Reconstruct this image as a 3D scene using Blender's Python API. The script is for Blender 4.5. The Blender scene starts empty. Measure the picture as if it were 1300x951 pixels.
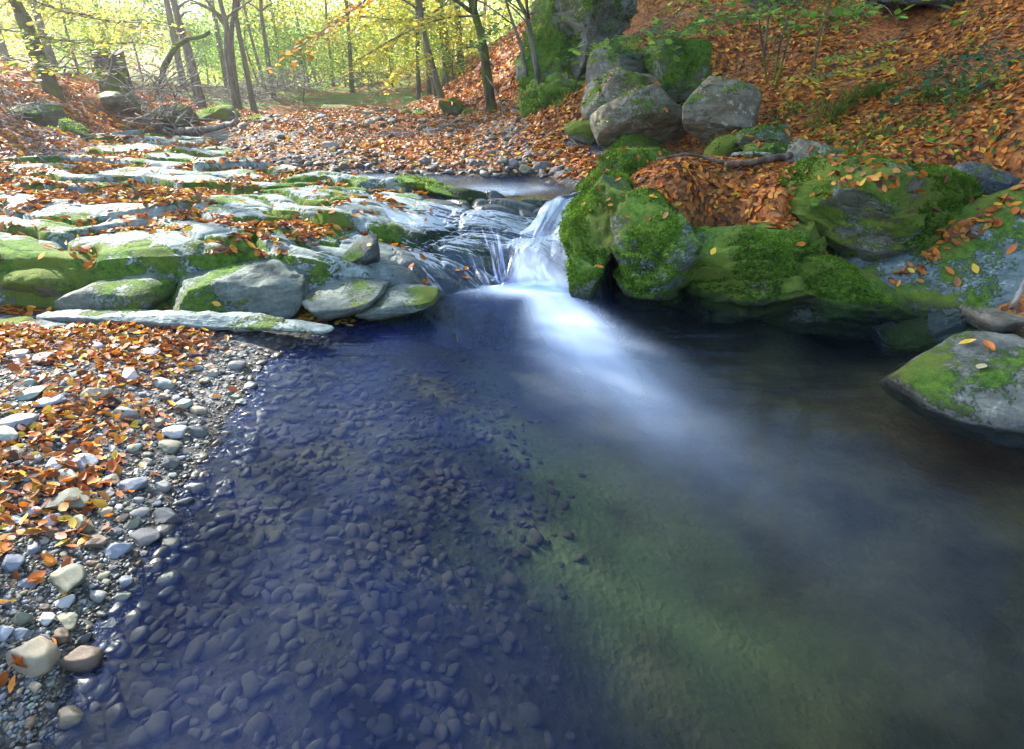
import bpy, bmesh, math, random
import numpy as np
from mathutils import Vector, Matrix, Euler
from mathutils.bvhtree import BVHTree
R = math.radians
C = bpy.context.scene.collection
S = bpy.context.scene

# ------------------------------------------------------------------ camera, sky, sun, exposure
CAMZ, PITCH, F = 1.25, R(24), 722.0
cam = bpy.data.objects.new('camera', bpy.data.cameras.new('camera')); C.objects.link(cam)
cam.location = (0, 0, CAMZ); cam.rotation_euler = (R(90) - PITCH, 0, 0)
cam.data.lens = 36 * F / 1300; cam.data.sensor_width = 36; cam.data.sensor_fit = 'HORIZONTAL'
cam.data.shift_y = -45.5 / 1300; cam.data.clip_start = .05; cam.data.clip_end = 1000
S.camera = cam
SUN = Vector((-.64, .50, .60)).normalized()
world = bpy.data.worlds.new("World"); S.world = world; world.use_nodes = True
wn = world.node_tree; bg = wn.nodes['Background']; sky = wn.nodes.new('ShaderNodeTexSky')
sky.sky_type = 'NISHITA'; sky.sun_disc = False
sky.sun_elevation = math.asin(SUN.z); sky.sun_rotation = math.atan2(SUN.x, SUN.y)
sky.dust_density = 1.0; sky.ozone_density = 2.0
wn.links.new(sky.outputs[0], bg.inputs[0]); bg.inputs[1].default_value = .15
sun = bpy.data.objects.new('sun', bpy.data.lights.new('sun', 'SUN')); C.objects.link(sun)
sun.data.energy = 5; sun.data.angle = R(.5); sun.data.color = (1, .95, .86)
sun.rotation_euler = SUN.to_track_quat('Z', 'Y').to_euler(); sun.location = SUN * 50
S.view_settings.view_transform = 'Standard'; S.view_settings.look = 'None'
S.view_settings.exposure = 2.25; S.view_settings.gamma = 1
cy = S.cycles
cy.use_denoising = True; cy.max_bounces = 6; cy.diffuse_bounces = 3; cy.glossy_bounces = 2
cy.transmission_bounces = 3; cy.transparent_max_bounces = 12; cy.volume_bounces = 0
cy.caustics_reflective = False; cy.caustics_refractive = False; cy.sample_clamp_indirect = 6

# ------------------------------------------------------------------ measuring helpers
cp, sp = math.cos(PITCH), math.sin(PITCH)
def ray(u, v):
    dx, dv = (u - 650) / F, (430 - v) / F
    return np.array([dx, cp + dv * sp, -sp + dv * cp])
def at_z(u, v, z):
    r = ray(u, v); t = (z - CAMZ) / r[2]; return np.array([0, 0, CAMZ]) + r * t
def at_y(u, v, y):
    r = ray(u, v); t = y / r[1]; return np.array([0, 0, CAMZ]) + r * t
def proj(x, y, z):
    dz = z - CAMZ
    d = y * cp - dz * sp; d = np.where(d < .05, .05, d)
    return 650 + F * x / d, 430 - F * (y * sp + dz * cp) / d
def ppm(y, z=.3):          # metres per photo pixel at that distance
    return (y * cp - (z - CAMZ) * sp) / F

def hsh(ix, iy, iz, seed):
    h = (ix * 374761393 + iy * 668265263 + iz * 2147483647 + seed * 974634777) & 0xffffffff
    h = ((h ^ (h >> 13)) * 1274126177) & 0xffffffff
    h = ((h ^ (h >> 16)) * 2246822519) & 0xffffffff
    return ((h ^ (h >> 15)) & 0xffffff) / float(0xffffff)
def noise(p, seed=0):
    p = np.asarray(p, float); i = np.floor(p).astype(np.int64); f = p - i
    f = f * f * f * (f * (f * 6 - 15) + 10); r = 0
    for a in (0, 1):
        for b in (0, 1):
            for c in (0, 1):
                w = (f[:, 0] if a else 1 - f[:, 0]) * (f[:, 1] if b else 1 - f[:, 1]) * (f[:, 2] if c else 1 - f[:, 2])
                r = r + w * hsh(i[:, 0] + a, i[:, 1] + b, i[:, 2] + c, seed)
    return r * 2 - 1
def fbm(p, sc, oct=4, seed=0, gain=.5):
    p = np.asarray(p, float) * sc; a, r, n = 1., 0, 0
    for k in range(oct):
        r = r + a * noise(p + 17.3 * k, seed + k); n += a; a *= gain; p = p * 2.03
    return r / n
def xyz(x, y, z=0): return np.stack([x, y, np.zeros_like(x) + z], 1)
def sstep(a, b, x):
    t = np.clip((x - a) / (b - a), 0, 1); return t * t * (3 - 2 * t)
def tps(pts, lam=.002):
    pts = np.array(pts, float); n = len(pts); X = pts[:, :2]
    def ph(r2): return np.where(r2 > 1e-12, .5 * r2 * np.log(r2 + 1e-12), 0)
    K = ph(((X[:, None] - X[None]) ** 2).sum(2)) + lam * np.eye(n)
    P = np.c_[np.ones(n), X]; A = np.block([[K, P], [P.T, np.zeros((3, 3))]])
    w = np.linalg.solve(A, np.r_[pts[:, 2], 0, 0, 0])
    def f(x, y):
        out = w[n] + w[n + 1] * x + w[n + 2] * y
        for k in range(n): out = out + w[k] * ph((x - X[k, 0]) ** 2 + (y - X[k, 1]) ** 2)
        return out
    return f
def in_poly(u, v, poly):
    c = np.zeros(u.shape, bool); n = len(poly)
    for i in range(n):
        x1, y1 = poly[i]; x2, y2 = poly[(i + 1) % n]
        if y1 == y2: continue
        c ^= ((y1 > v) != (y2 > v)) & (u < (x2 - x1) * (v - y1) / (y2 - y1) + x1)
    return c
def pl_dist(x, y, P):       # signed distance to a polyline (positive to its right, i.e. towards the camera for left-to-right lines)
    best = np.full(x.shape, 1e9); sg = np.ones(x.shape)
    for i in range(len(P) - 1):
        ax, ay = P[i][:2]; bx, by = P[i + 1][:2]; dx, dy = bx - ax, by - ay
        t = np.clip(((x - ax) * dx + (y - ay) * dy) / (dx * dx + dy * dy), 0, 1)
        d = np.hypot(x - ax - t * dx, y - ay - t * dy)
        s = np.where((x - ax) * dy - (y - ay) * dx >= 0, 1., -1.)
        m = d < best; best = np.where(m, d, best); sg = np.where(m, s, sg)
    return best * sg

# ------------------------------------------------------------------ mesh + tagging helpers
def mesh(name, V, Fc, mat=None, attrs=None, smooth=True):
    V = np.asarray(V, np.float32); Fc = np.asarray(Fc, np.int32); k = Fc.shape[1]
    me = bpy.data.meshes.new(name); me.vertices.add(len(V)); me.vertices.foreach_set('co', V.ravel())
    me.loops.add(Fc.size); me.loops.foreach_set('vertex_index', Fc.ravel())
    me.polygons.add(len(Fc)); me.polygons.foreach_set('loop_start', np.arange(len(Fc), dtype=np.int32) * k)
    me.polygons.foreach_set('use_smooth', np.full(len(Fc), smooth))
    for nm, a in (attrs or {}).items():
        a = np.asarray(a, np.float32)
        if a.ndim == 1:
            at = me.attributes.new(nm, 'FLOAT', 'POINT'); at.data.foreach_set('value', a)
        else:
            at = me.attributes.new(nm, 'FLOAT_COLOR', 'POINT'); at.data.foreach_set('color', np.c_[a, np.ones(len(a))].astype(np.float32).ravel())
    me.update(calc_edges=True)
    if mat: me.materials.append(mat)
    return me
def link(name, me, parent=None):
    o = bpy.data.objects.new(name, me); C.objects.link(o)
    if parent: o.parent = parent
    return o
def tag(o, label=None, cat=None, group=None, kind=None):
    for k, v in (('label', label), ('category', cat), ('group', group), ('kind', kind)):
        if v: o[k] = v
    return o
def empty(name, loc=(0, 0, 0), rz=0):
    o = bpy.data.objects.new(name, None); C.objects.link(o); o.location = loc; o.rotation_euler = (0, 0, rz); o.empty_display_size = .1
    return o
def grid_faces(nr, nc):
    a = np.arange(nr * nc).reshape(nr, nc)
    return np.stack([a[:-1, :-1], a[:-1, 1:], a[1:, 1:], a[1:, :-1]], -1).reshape(-1, 4)

# ------------------------------------------------------------------ material helpers
class NT:
    def __init__(s, name):
        s.m = bpy.data.materials.new(name); s.m.use_nodes = True; s.t = s.m.node_tree; s.t.nodes.clear()
        s.out = s.n('OutputMaterial')
    def n(s, typ, **kw):
        nd = s.t.nodes.new('ShaderNode' + typ)
        for k, v in kw.items(): setattr(nd, k, v)
        return nd
    def l(s, a, b): s.t.links.new(a, b)
    def put(s, sock, v):
        if isinstance(v, bpy.types.NodeSocket): s.l(v, sock)
        elif isinstance(v, (tuple, list)) and len(v) == 3 and sock.type == 'RGBA': sock.default_value = (*v, 1)
        else: sock.default_value = v
    def math(s, op, a, b=0, clamp=False):
        nd = s.n('Math', operation=op, use_clamp=clamp); s.put(nd.inputs[0], a); s.put(nd.inputs[1], b); return nd.outputs[0]
    def mix(s, f, a, b, mode='MIX'):
        nd = s.n('MixRGB', blend_type=mode); s.put(nd.inputs[0], f); s.put(nd.inputs[1], a); s.put(nd.inputs[2], b); return nd.outputs[0]
    def mr(s, v, a, b, c=0., d=1., smooth=True):
        nd = s.n('MapRange', interpolation_type='SMOOTHSTEP' if smooth else 'LINEAR'); s.put(nd.inputs[0], v)
        for i, q in enumerate((a, b, c, d)): nd.inputs[i + 1].default_value = q
        return nd.outputs[0]
    def noise(s, scale, detail=4, rough=.55, vec=None, dist=0):
        nd = s.n('TexNoise'); nd.inputs['Scale'].default_value = scale; nd.inputs['Detail'].default_value = detail
        nd.inputs['Roughness'].default_value = rough; nd.inputs['Distortion'].default_value = dist
        s.l(vec if vec is not None else s.pos(), nd.inputs['Vector']); return nd.outputs[0]
    def voro(s, scale, feat='F1', vec=None, out=0):
        nd = s.n('TexVoronoi', feature=feat); nd.inputs['Scale'].default_value = scale
        s.l(vec if vec is not None else s.pos(), nd.inputs['Vector']); return nd.outputs[out]
    def pos(s):
        if not hasattr(s, '_p'): s._p = s.n('NewGeometry')
        return s._p.outputs['Position']
    def nrm(s): s.pos(); return s._p.outputs['Normal']
    def sep(s, v): nd = s.n('SeparateXYZ'); s.l(v, nd.inputs[0]); return nd.outputs
    def mapv(s, sc, vec=None, rot=(0, 0, 0)):
        nd = s.n('Mapping'); nd.inputs['Scale'].default_value = sc; nd.inputs['Rotation'].default_value = rot
        s.l(vec if vec is not None else s.pos(), nd.inputs[0]); return nd.outputs[0]
    def attr(s, nm, fac=True): nd = s.n('Attribute', attribute_name=nm); return nd.outputs['Fac' if fac else 'Color']
    def bump(s, h, strength=.5, dist=.01, prev=None):
        nd = s.n('Bump'); nd.inputs['Strength'].default_value = strength; nd.inputs['Distance'].default_value = dist
        s.l(h, nd.inputs['Height'])
        if prev is not None: s.l(prev, nd.inputs['Normal'])
        return nd.outputs[0]
    def princ(s, col, rough=.8, normal=None, spec=.5):
        nd = s.n('BsdfPrincipled'); s.put(nd.inputs['Base Color'], col); s.put(nd.inputs['Roughness'], rough)
        s.put(nd.inputs['Specular IOR Level'], spec)
        if normal is not None: s.l(normal, nd.inputs['Normal'])
        return nd.outputs[0]
    def ramp(s, f, stops):
        nd = s.n('ValToRGB'); e = nd.color_ramp.elements
        while len(e) < len(stops): e.new(.5)
        for el, (p, c) in zip(e, stops): el.position = p; el.color = (*c, 1)
        s.put(nd.inputs[0], f); return nd.outputs[0]
    def done(s, sh): s.l(sh, s.out.inputs[0]); return s.m

def rock_mat(name, dark, light, moss=.5, brown=.3, up=.5, mossattr=False, lichen=.3):
    t = NT(name)
    n1 = t.noise(2.2, 6, .6); n2 = t.noise(9, 6, .65); n3 = t.noise(60, 4, .6); n4 = t.noise(230, 3, .6)
    col = t.mix(t.mr(n2, .3, .7), dark, light)
    strat = t.noise(1, 5, .6, t.mapv((3, 3, 34), rot=(.22, .1, 0)))
    col = t.mix(t.math('MULTIPLY', t.mr(strat, .45, .62), .4), col, tuple(c * .55 for c in dark))
    col = t.mix(t.math('MULTIPLY', t.mr(n1, .48, .66), brown), col, (.16, .11, .06))
    lf = t.math('MULTIPLY', t.mr(t.noise(14, 5, .7), .58, .66), lichen)
    col = t.mix(lf, col, (.42, .45, .40))
    col = t.mix(t.mr(n3, .3, .75, 0, .5), col, tuple(c * .6 for c in dark))
    nz = t.sep(t.nrm())[2]
    m = t.math('ADD', t.mr(t.noise(3.1, 5, .62), .3, .7, -.6, .6), t.math('MULTIPLY', nz, up))
    if mossattr: m = t.math('ADD', m, t.attr('moss'))
    m = t.math('ADD', m, moss - .5)
    mf = t.mr(t.math('ADD', m, t.mr(n3, .3, .7, -.22, .22)), .0, .22)
    mc = t.mix(t.mr(t.noise(26, 5, .7), .3, .7), (.03, .085, .008), (.15, .29, .02))
    mc = t.mix(t.mr(n1, .45, .6), mc, (.15, .20, .022))
    mc = t.mix(t.mr(n4, .35, .65, 0, .55), mc, (.016, .035, .006))
    col = t.mix(mf, col, mc)
    pz = t.sep(t.pos())[2]
    wet = t.math('MULTIPLY', t.mr(pz, .02, .07, 1, 0), .75)
    if mossattr: wet = t.math('MAXIMUM', wet, t.attr('wet'))
    col = t.mix(wet, col, t.mix(.85, col, (.008, .009, .010)))
    rough = t.mix(wet, (.82,) * 3, (.22,) * 3)
    rough = t.mix(mf, rough, (.95,) * 3)
    b = t.bump(n2, .5, .03); b = t.bump(strat, .35, .02, b); b = t.bump(n3, .45, .006, b)
    mb = t.math('MULTIPLY', t.math('ADD', n4, t.noise(90, 3, .6)), mf)
    b = t.bump(mb, .9, .012, b)
    return t.done(t.princ(col, rough, b, .35))
M = {}
M['slab'] = rock_mat('slate_rock', (.11, .15, .14), (.30, .36, .34), .14, .12, .12, True, .3)
M['mossy'] = rock_mat('mossy_rock', (.07, .085, .07), (.18, .20, .17), .86, .45, .35, False, .12)
M['halfmoss'] = rock_mat('part_mossy_rock', (.075, .08, .065), (.17, .18, .15), .22, .35, .34, False, .35)
M['block'] = rock_mat('ledge_block_rock', (.065, .085, .072), (.17, .205, .175), .24, .25, .25, False, .15)
M['bare'] = rock_mat('bare_rock', (.09, .08, .055), (.25, .225, .165), .16, .45, .25, False, .6)
M['tilt'] = rock_mat('blue_rock', (.07, .10, .10), (.155, .20, .195), .40, .1, .25, False, .6)
M['dark'] = rock_mat('dark_rock', (.03, .035, .035), (.10, .11, .11), .3, .2, .3, False, .2)

def terrain_mat():
    t = NT('forest_soil')
    n = t.noise(18, 6, .7); n2 = t.noise(1.1, 4, .6); v = t.voro(34, 'F1', out=1)
    leaf = t.mix(t.sep(v)[0], (.20, .065, .018), (.33, .14, .035))
    leaf = t.mix(t.mr(t.sep(v)[1], .7, .8), leaf, (.09, .04, .02))
    soil = t.mix(t.mr(n, .3, .7), (.035, .025, .015), (.09, .06, .035))
    col = t.mix(t.math('MULTIPLY', t.attr('leafy'), t.mr(n, .35, .5)), soil, leaf)
    grav = t.mix(t.mr(t.voro(28, 'F1'), .1, .6), (.20, .20, .19), (.05, .05, .05))
    col = t.mix(t.attr('gravel'), col, grav)
    gf = t.math('MULTIPLY', t.attr('grassy'), 1.0)
    col = t.mix(gf, col, t.mix(n, (.03, .07, .012), (.12, .2, .03)))
    # pool bed: silt, greener where the sand shows
    bed = t.mix(t.mr(t.noise(2.0, 5, .6), .35, .65), (.018, .017, .009), (.058, .054, .027))
    bed = t.mix(t.mr(t.noise(12, 4, .6), .4, .7, 0, .5), bed, (.035, .03, .02))
    bed = t.mix(t.attr('sand'), bed, (.085, .11, .045))
    col = t.mix(t.attr('bed'), col, bed)
    b = t.bump(n, .7, .03); b = t.bump(t.voro(34, 'F1'), .5, .015, b)
    return t.done(t.princ(col, .9, b, .2))
M['terrain'] = terrain_mat()

def leaf_mat(name, trans=.35, gloss=.25, colour=None):
    t = NT(name)
    col = t.attr('col', False) if colour is None else colour
    col = t.mix(t.mr(t.noise(40, 3, .6), .35, .7, 0, .35 if trans < .4 else .1), col, t.mix(.5, col, (.02, .01, .005)))
    d = t.princ(col, .55, None, gloss)
    tr = t.n('BsdfTranslucent'); t.put(tr.inputs[0], col)
    mx = t.n('MixShader'); mx.inputs[0].default_value = trans; t.l(d, mx.inputs[1]); t.l(tr.outputs[0], mx.inputs[2])
    return t.done(mx.outputs[0])
M['litter'] = leaf_mat('dry_leaf', .2, .3)
M['leaf'] = leaf_mat('live_leaf', .68, .3)

def bark_mat(name, a, b_, moss):
    t = NT(name)
    n = t.noise(1, 6, .65, t.mapv((14, 14, 2.5))); n2 = t.noise(3, 4, .6)
    col = t.mix(t.mr(n, .35, .65), a, b_)
    mf = t.math('MULTIPLY', t.mr(n2, .42, .6), moss)
    col = t.mix(mf, col, t.mix(t.noise(60, 3, .6), (.03, .06, .008), (.16, .2, .03)))
    return t.done(t.princ(col, .9, t.bump(n, .8, .03), .15))
M['bark'] = bark_mat('grey_bark', (.05, .045, .035), (.17, .155, .13), .35)
M['mossbark'] = bark_mat('mossy_bark', (.04, .035, .025), (.12, .10, .07), .9)
M['deadwood'] = bark_mat('weathered_wood', (.10, .085, .075), (.36, .33, .30), .05)
M['stick'] = bark_mat('brown_stick', (.06, .04, .03), (.20, .14, .12), .08)

def pebble_mat(name, obj):
    t = NT(name)
    if obj: nd = t.n('ObjectInfo'); base = nd.outputs['Color']; vec = t.n('TexCoord').outputs['Object']; sc = 1.
    else: base = t.attr('col', False); vec = None; sc = 1.
    n = t.noise(55 * sc, 5, .65, vec); n2 = t.noise(300, 3, .6, vec)
    col = t.mix(t.mr(n, .35, .7, 0, .45), base, t.mix(.6, base, (.05, .045, .04)))
    col = t.mix(t.mr(n2, .58, .7, 0, .4), col, (.45, .45, .43))
    st = t.noise(1, 3, .5, t.mapv((20, 20, 160), vec, rot=(.5, .3, 0)))
    col = t.mix(t.mr(st, .56, .62, 0, .3), col, t.mix(.5, base, (.5, .5, .48)))
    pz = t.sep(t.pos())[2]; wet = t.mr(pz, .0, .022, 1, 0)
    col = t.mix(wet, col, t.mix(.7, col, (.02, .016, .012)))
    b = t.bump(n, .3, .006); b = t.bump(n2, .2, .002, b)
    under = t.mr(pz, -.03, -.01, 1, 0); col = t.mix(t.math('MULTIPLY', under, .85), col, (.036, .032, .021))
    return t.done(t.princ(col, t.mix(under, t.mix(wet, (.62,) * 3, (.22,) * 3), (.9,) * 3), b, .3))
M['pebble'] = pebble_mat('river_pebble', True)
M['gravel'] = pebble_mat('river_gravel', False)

def water_mat():
    t = NT('pool_water')
    fr = t.n('Fresnel'); fr.inputs[0].default_value = 1.36
    streak = t.noise(1, 4, .55, t.mapv((1.6, 9, 1), rot=(0, 0, .12)))
    rip = t.noise(5, 3, .5); foam = t.attr('foam'); ripa = t.attr('ripple')
    b = t.bump(rip, .05, .05)
    nd = t.n('Bump'); nd.inputs['Distance'].default_value = .05; t.l(t.math('MULTIPLY', ripa, .35), nd.inputs['Strength']); t.l(streak, nd.inputs['Height']); t.l(b, nd.inputs['Normal'])
    g = t.n('BsdfGlossy'); g.inputs['Roughness'].default_value = .10; t.put(g.inputs[0], (.50, .66, 1)); t.l(nd.outputs[0], g.inputs['Normal']); t.l(nd.outputs[0], fr.inputs['Normal'])
    tr = t.n('BsdfTransparent'); t.put(tr.inputs[0], (.86, .91, .86))
    di = t.n('BsdfDiffuse'); t.put(di.inputs[0], (.010, .034, .27))  # blue sky reflection painted into the water as a diffuse veil
    m0 = t.n('MixShader'); t.l(t.attr('sky_veil'), m0.inputs[0]); t.l(tr.outputs[0], m0.inputs[1]); t.l(di.outputs[0], m0.inputs[2])
    m1 = t.n('MixShader'); t.l(t.math('MULTIPLY', fr.outputs[0], .36, True), m1.inputs[0]); t.l(m0.outputs[0], m1.inputs[1]); t.l(g.outputs[0], m1.inputs[2])
    fo = t.n('BsdfDiffuse'); t.put(fo.inputs[0], (.60, .74, .96))
    m2 = t.n('MixShader'); t.l(foam, m2.inputs[0]); t.l(m1.outputs[0], m2.inputs[1]); t.l(fo.outputs[0], m2.inputs[2])
    return t.done(m2.outputs[0])
M['water'] = water_mat()
def fall_mat():
    t = NT('falling_water')
    fo = t.n('BsdfDiffuse'); t.put(fo.inputs[0], (.58, .68, .90))
    tl = t.n('BsdfTranslucent'); t.put(tl.inputs[0], (.75, .85, 1))
    m = t.n('MixShader'); m.inputs[0].default_value = .3; t.l(fo.outputs[0], m.inputs[1]); t.l(tl.outputs[0], m.inputs[2])
    tr = t.n('BsdfTransparent'); t.put(tr.inputs[0], (.80, .86, .98))
    g = t.n('BsdfGlossy'); g.inputs['Roughness'].default_value = .38; t.put(g.inputs[0], (.75, .86, 1))
    fr = t.n('Fresnel'); fr.inputs[0].default_value = 1.15
    m1 = t.n('MixShader'); t.l(t.math('MULTIPLY', fr.outputs[0], .4), m1.inputs[0]); t.l(tr.outputs[0], m1.inputs[1]); t.l(g.outputs[0], m1.inputs[2])
    m2 = t.n('MixShader'); t.l(t.attr('foam'), m2.inputs[0]); t.l(m1.outputs[0], m2.inputs[1]); t.l(m.outputs[0], m2.inputs[2])
    return t.done(m2.outputs[0])
M['fall'] = fall_mat()

# ------------------------------------------------------------------ ground
def P(u, v, z): p = at_z(u, v, z); return (p[0], p[1], z)
def Y(u, v, y): return tuple(at_y(u, v, y))
SHORE = [at_z(u, v, 0)[:2] for u, v in ((40, 951), (85, 861), (140, 760), (215, 670), (250, 590), (310, 500), (352, 445), (400, 422))]
ctrl = [P(0, 861, .06), P(0, 700, .09), P(0, 600, .11), P(100, 500, .11), P(0, 450, .14), P(200, 440, .08), P(300, 430, .04), P(60, 640, .07),
        (-1.3, -1, .02), (-2.5, 0, .2), (-2.5, -3, .3), (-4, 1.5, .3), (-5, 3, .5)]
ctrl += [(x, y, 0.) for x, y in SHORE]
ctrl += [(-.45, .9, -.10), (-.2, .6, -.22), (-.55, 1.6, -.12), (-.3, 2.2, -.2), (-.9, 2.6, -.08), (-.4, 3.0, -.25), (.1, 1.2, -.35), (.6, 1.8, -.42), (1, 2.8, -.45),
         (.2, 3.2, -.45), (.3, 3.8, -.4), (1.8, 2.4, -.35), (1.5, 1, -.4), (0, -1, -.35), (0, -3, -.3), (2, -2, -.2), (3.0, .6, -.1), (2.4, 2.3, -.25), (3.4, 1.8, .0), (3.7, 2.7, .3), (4.2, .2, .3), (5.5, 0, 1.0), (4.5, -3, .8)]
# under the bedrock ledge
ctrl += [(-3.5, 3.4, .15), (-2.2, 3.3, .05), (-1, 3.5, -.1), (-3, 5, .25), (-1, 4.6, .05), (0, 4.5, -.1), (-4, 7, .3), (-1.5, 6, .22)]
# upper pool and gravel bar
ctrl += [P(560, 236, .28), P(660, 240, .26), P(430, 232, .3), P(350, 224, .37), P(440, 217, .39), P(540, 217, .40), P(640, 219, .40), P(720, 224, .42),
         P(400, 195, .47), P(520, 195, .46), P(640, 195, .48), P(400, 165, .55), P(520, 160, .58), P(620, 165, .66), P(330, 178, .45), P(280, 178, .38), P(200, 170, .33), P(160, 172, .36),
         P(320, 150, .58), P(450, 140, .66), Y(520, 142, 18)]
# right bank
ctrl += [Y(760, 262, 4.7), Y(880, 262, 4.2), Y(950, 250, 4.35), Y(1010, 275, 4.0), Y(950, 205, 5.3), Y(1090, 200, 4.9), Y(1200, 200, 4.4), Y(1180, 312, 3.78), Y(1260, 268, 4.05), Y(1300, 235, 4.0), Y(1300, 200, 4.1),
         Y(1245, 368, 3.35), Y(1300, 345, 3.4), P(1180, 402, -.2), P(1290, 425, -.02), P(1000, 390, -.25), P(900, 390, -.3), Y(1120, 300, 3.9), Y(1000, 310, 3.85),
         Y(700, 190, 7.0), Y(800, 192, 6.7), Y(900, 205, 6.0), Y(840, 78, 8.0), Y(900, 95, 7.6), Y(800, 60, 9.2), Y(900, 0, 10.5), Y(1000, 150, 6.2), Y(1000, 60, 7.6), Y(1100, 100, 6.4), Y(1200, 100, 5.6), Y(1300, 100, 5.0), Y(1200, 0, 7.2), Y(1300, 0, 6.2), Y(1050, 0, 8.6),
         Y(700, 130, 9.5), Y(640, 150, 11), Y(640, 125, 14), Y(620, 100, 17), Y(700, 60, 13), Y(660, 40, 21), Y(560, 120, 24), Y(760, 20, 12.5), Y(590, 80, 32),
         (4, 14, 4.6), (8, 10, 5.5), (10, 4, 5.5), (6.2, 2, 1.9), (5, 22, 6.0), (10, 20, 9), (3, 32, 5.5), (12, 35, 11), (10, -3, 4)]
# left bank
ctrl += [Y(0, 195, 6.3), Y(0, 150, 7.6), Y(60, 170, 8.6), Y(110, 180, 9.6), Y(60, 130, 9.6), Y(0, 110, 9.5), Y(100, 122, 12), Y(60, 104, 13.5), Y(0, 88, 12.5), Y(150, 118, 14), Y(170, 160, 12.4), Y(220, 150, 14.5), Y(250, 128, 20), Y(330, 130, 23),
         Y(420, 128, 27), Y(400, 118, 40), Y(250, 118, 36), (-6, 4, .55), (-8, 6, 1.3), (-12, 10, 1.9), (-14, 16, 1.9), (-20, 24, 1.9), (-10, -2, .9), (-12, 30, 1.25), (-2, 55, 1.3), (-30, 55, 2.0), (-60, 80, 5), (0, 110, 4), (60, 80, 26), (-60, 20, 9), (40, 30, 24), (40, -5, 12), (-60, -10, 6), (80, 120, 30), (-80, 120, 14)]
_t = tps(ctrl)
def terrain_h(x, y):
    p = xyz(x, y); z = _t(x, y); far = sstep(3, 12, np.hypot(x, y))
    z = z + .09 * (1 - np.abs(fbm(p, 1.1, 3, 15)) * 2.4) * sstep(.7, 1.3, z) * (x > 0) + fbm(p, .9, 4, 5) * (.012 + .13 * far) + fbm(p, 6, 3, 9) * (.008 + .02 * far)
    # the left leaf bank keeps above the upper pool except where the pool lies
    return z
def terrain():
    nc, nr = 760, 620
    s = np.linspace(0, 1, nr); ys = -4 + 7.5 * s / .42 * (s < .42) + 0
    ys = np.where(s < .42, -4 + 8 * (s / .42) ** .75, 4 + 136 * np.clip((s - .42) / .58, 0, 1) ** 2.6)
    ys = np.sort(ys + s * 1e-4)
    t = np.linspace(-1, 1, nc); t = .75 * t + .25 * t ** 3
    Yg = np.repeat(ys, nc); X = np.tile(t, nr) * (6 + np.maximum(Yg, 0) * 1.25)
    Z = terrain_h(X, Yg)
    u, v = proj(X, Yg, Z); p = xyz(X, Yg)
    nz = fbm(p, 1.2, 4, 31)
    low = sstep(.02, -.02, Z)
    bed = np.where(Yg < 5.2, low, 0)
    bed = np.maximum(bed, ((Z < .38) & (Yg > 4.8) & (X < 1.2)).astype(float) * .8)
    bar = ((Yg > 5.2) & (Z < .95) & (X < 1.6 + nz)).astype(float) * sstep(.95, .7, Z)
    pool_bank = ((Yg < 3.4) & (X < 0)).astype(float)
    gravel = np.clip(bar * sstep(-.25, .15, nz) + pool_bank, 0, 1)
    grassy = ((Yg > 20) & (Z < 2.6)).astype(float) * sstep(-.3, .1, nz)
    a = at_z(700, 640, -.4); c = at_z(860, 760, -.4); e = at_z(620, 500, -.35)
    def blob(q, rx, ry): return np.exp(-((X - q[0]) / rx) ** 2 - ((Yg - q[1]) / ry) ** 2)
    sand = np.clip(blob(a, .45, .45) + blob(c, .5, .35) + .75 * blob(e, .25, .7), 0, 1) * sstep(-.55, .35, fbm(p, 2.6, 3, 12)) * .9
    leafy = 1 - np.clip(pool_bank, 0, 1)
    me = mesh('ground', xyz(X, Yg, 0) + xyz(X * 0, X * 0, Z), grid_faces(nr, nc), M['terrain'],
              dict(bed=bed, gravel=gravel * (1 - bed), grassy=grassy * .9, sand=sand, leafy=leafy))
    tag(link('ground', me), kind='structure')
terrain()

# ------------------------------------------------------------------ bedrock ledge (left slab + cascade step)
def ledge_poly(pts): return [at_z(u, v, z)[:2] for u, v, z in pts]
FRONT = ledge_poly([(-500, 400, .1), (-150, 392, .1), (0, 390, .1), (120, 385, .1), (240, 378, .08), (330, 372, .05), (400, 382, .02), (470, 384, 0), (540, 386, 0), (590, 372, 0), (640, 366, 0), (700, 362, 0), (780, 350, 0), (900, 345, 0)])
BACK = ledge_poly([(-500, 215, .5), (0, 192, .45), (130, 183, .42), (260, 186, .42), (330, 218, .38), (420, 232, .38), (505, 238, .37), (560, 246, .36), (690, 255, .35), (760, 250, .35), (900, 245, .4)])
lt = [P(60, 322, .34), P(0, 318, .37), P(-200, 315, .4), P(185, 342, .31), P(310, 345, .27), P(400, 350, .21), P(470, 357, .13), P(520, 376, .05), P(560, 388, .0),
      P(100, 262, .42), P(-200, 240, .5), P(300, 285, .37), P(400, 290, .32), P(450, 300, .27), P(500, 320, .19), P(530, 350, .10), P(0, 205, .50), P(150, 195, .49), P(280, 205, .46), P(400, 240, .40),
      P(480, 245, .385), P(560, 255, .35), P(640, 268, .315), P(700, 262, .31), P(560, 300, .225), P(600, 330, .105), P(630, 362, -.03), P(640, 300, .185), P(670, 330, .09), P(700, 358, -.05), P(712, 290, .2), P(715, 258, .31), P(745, 262, .4),
      P(760, 340, .1), P(820, 270, .4)]
_l = tps(lt, .01)
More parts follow.
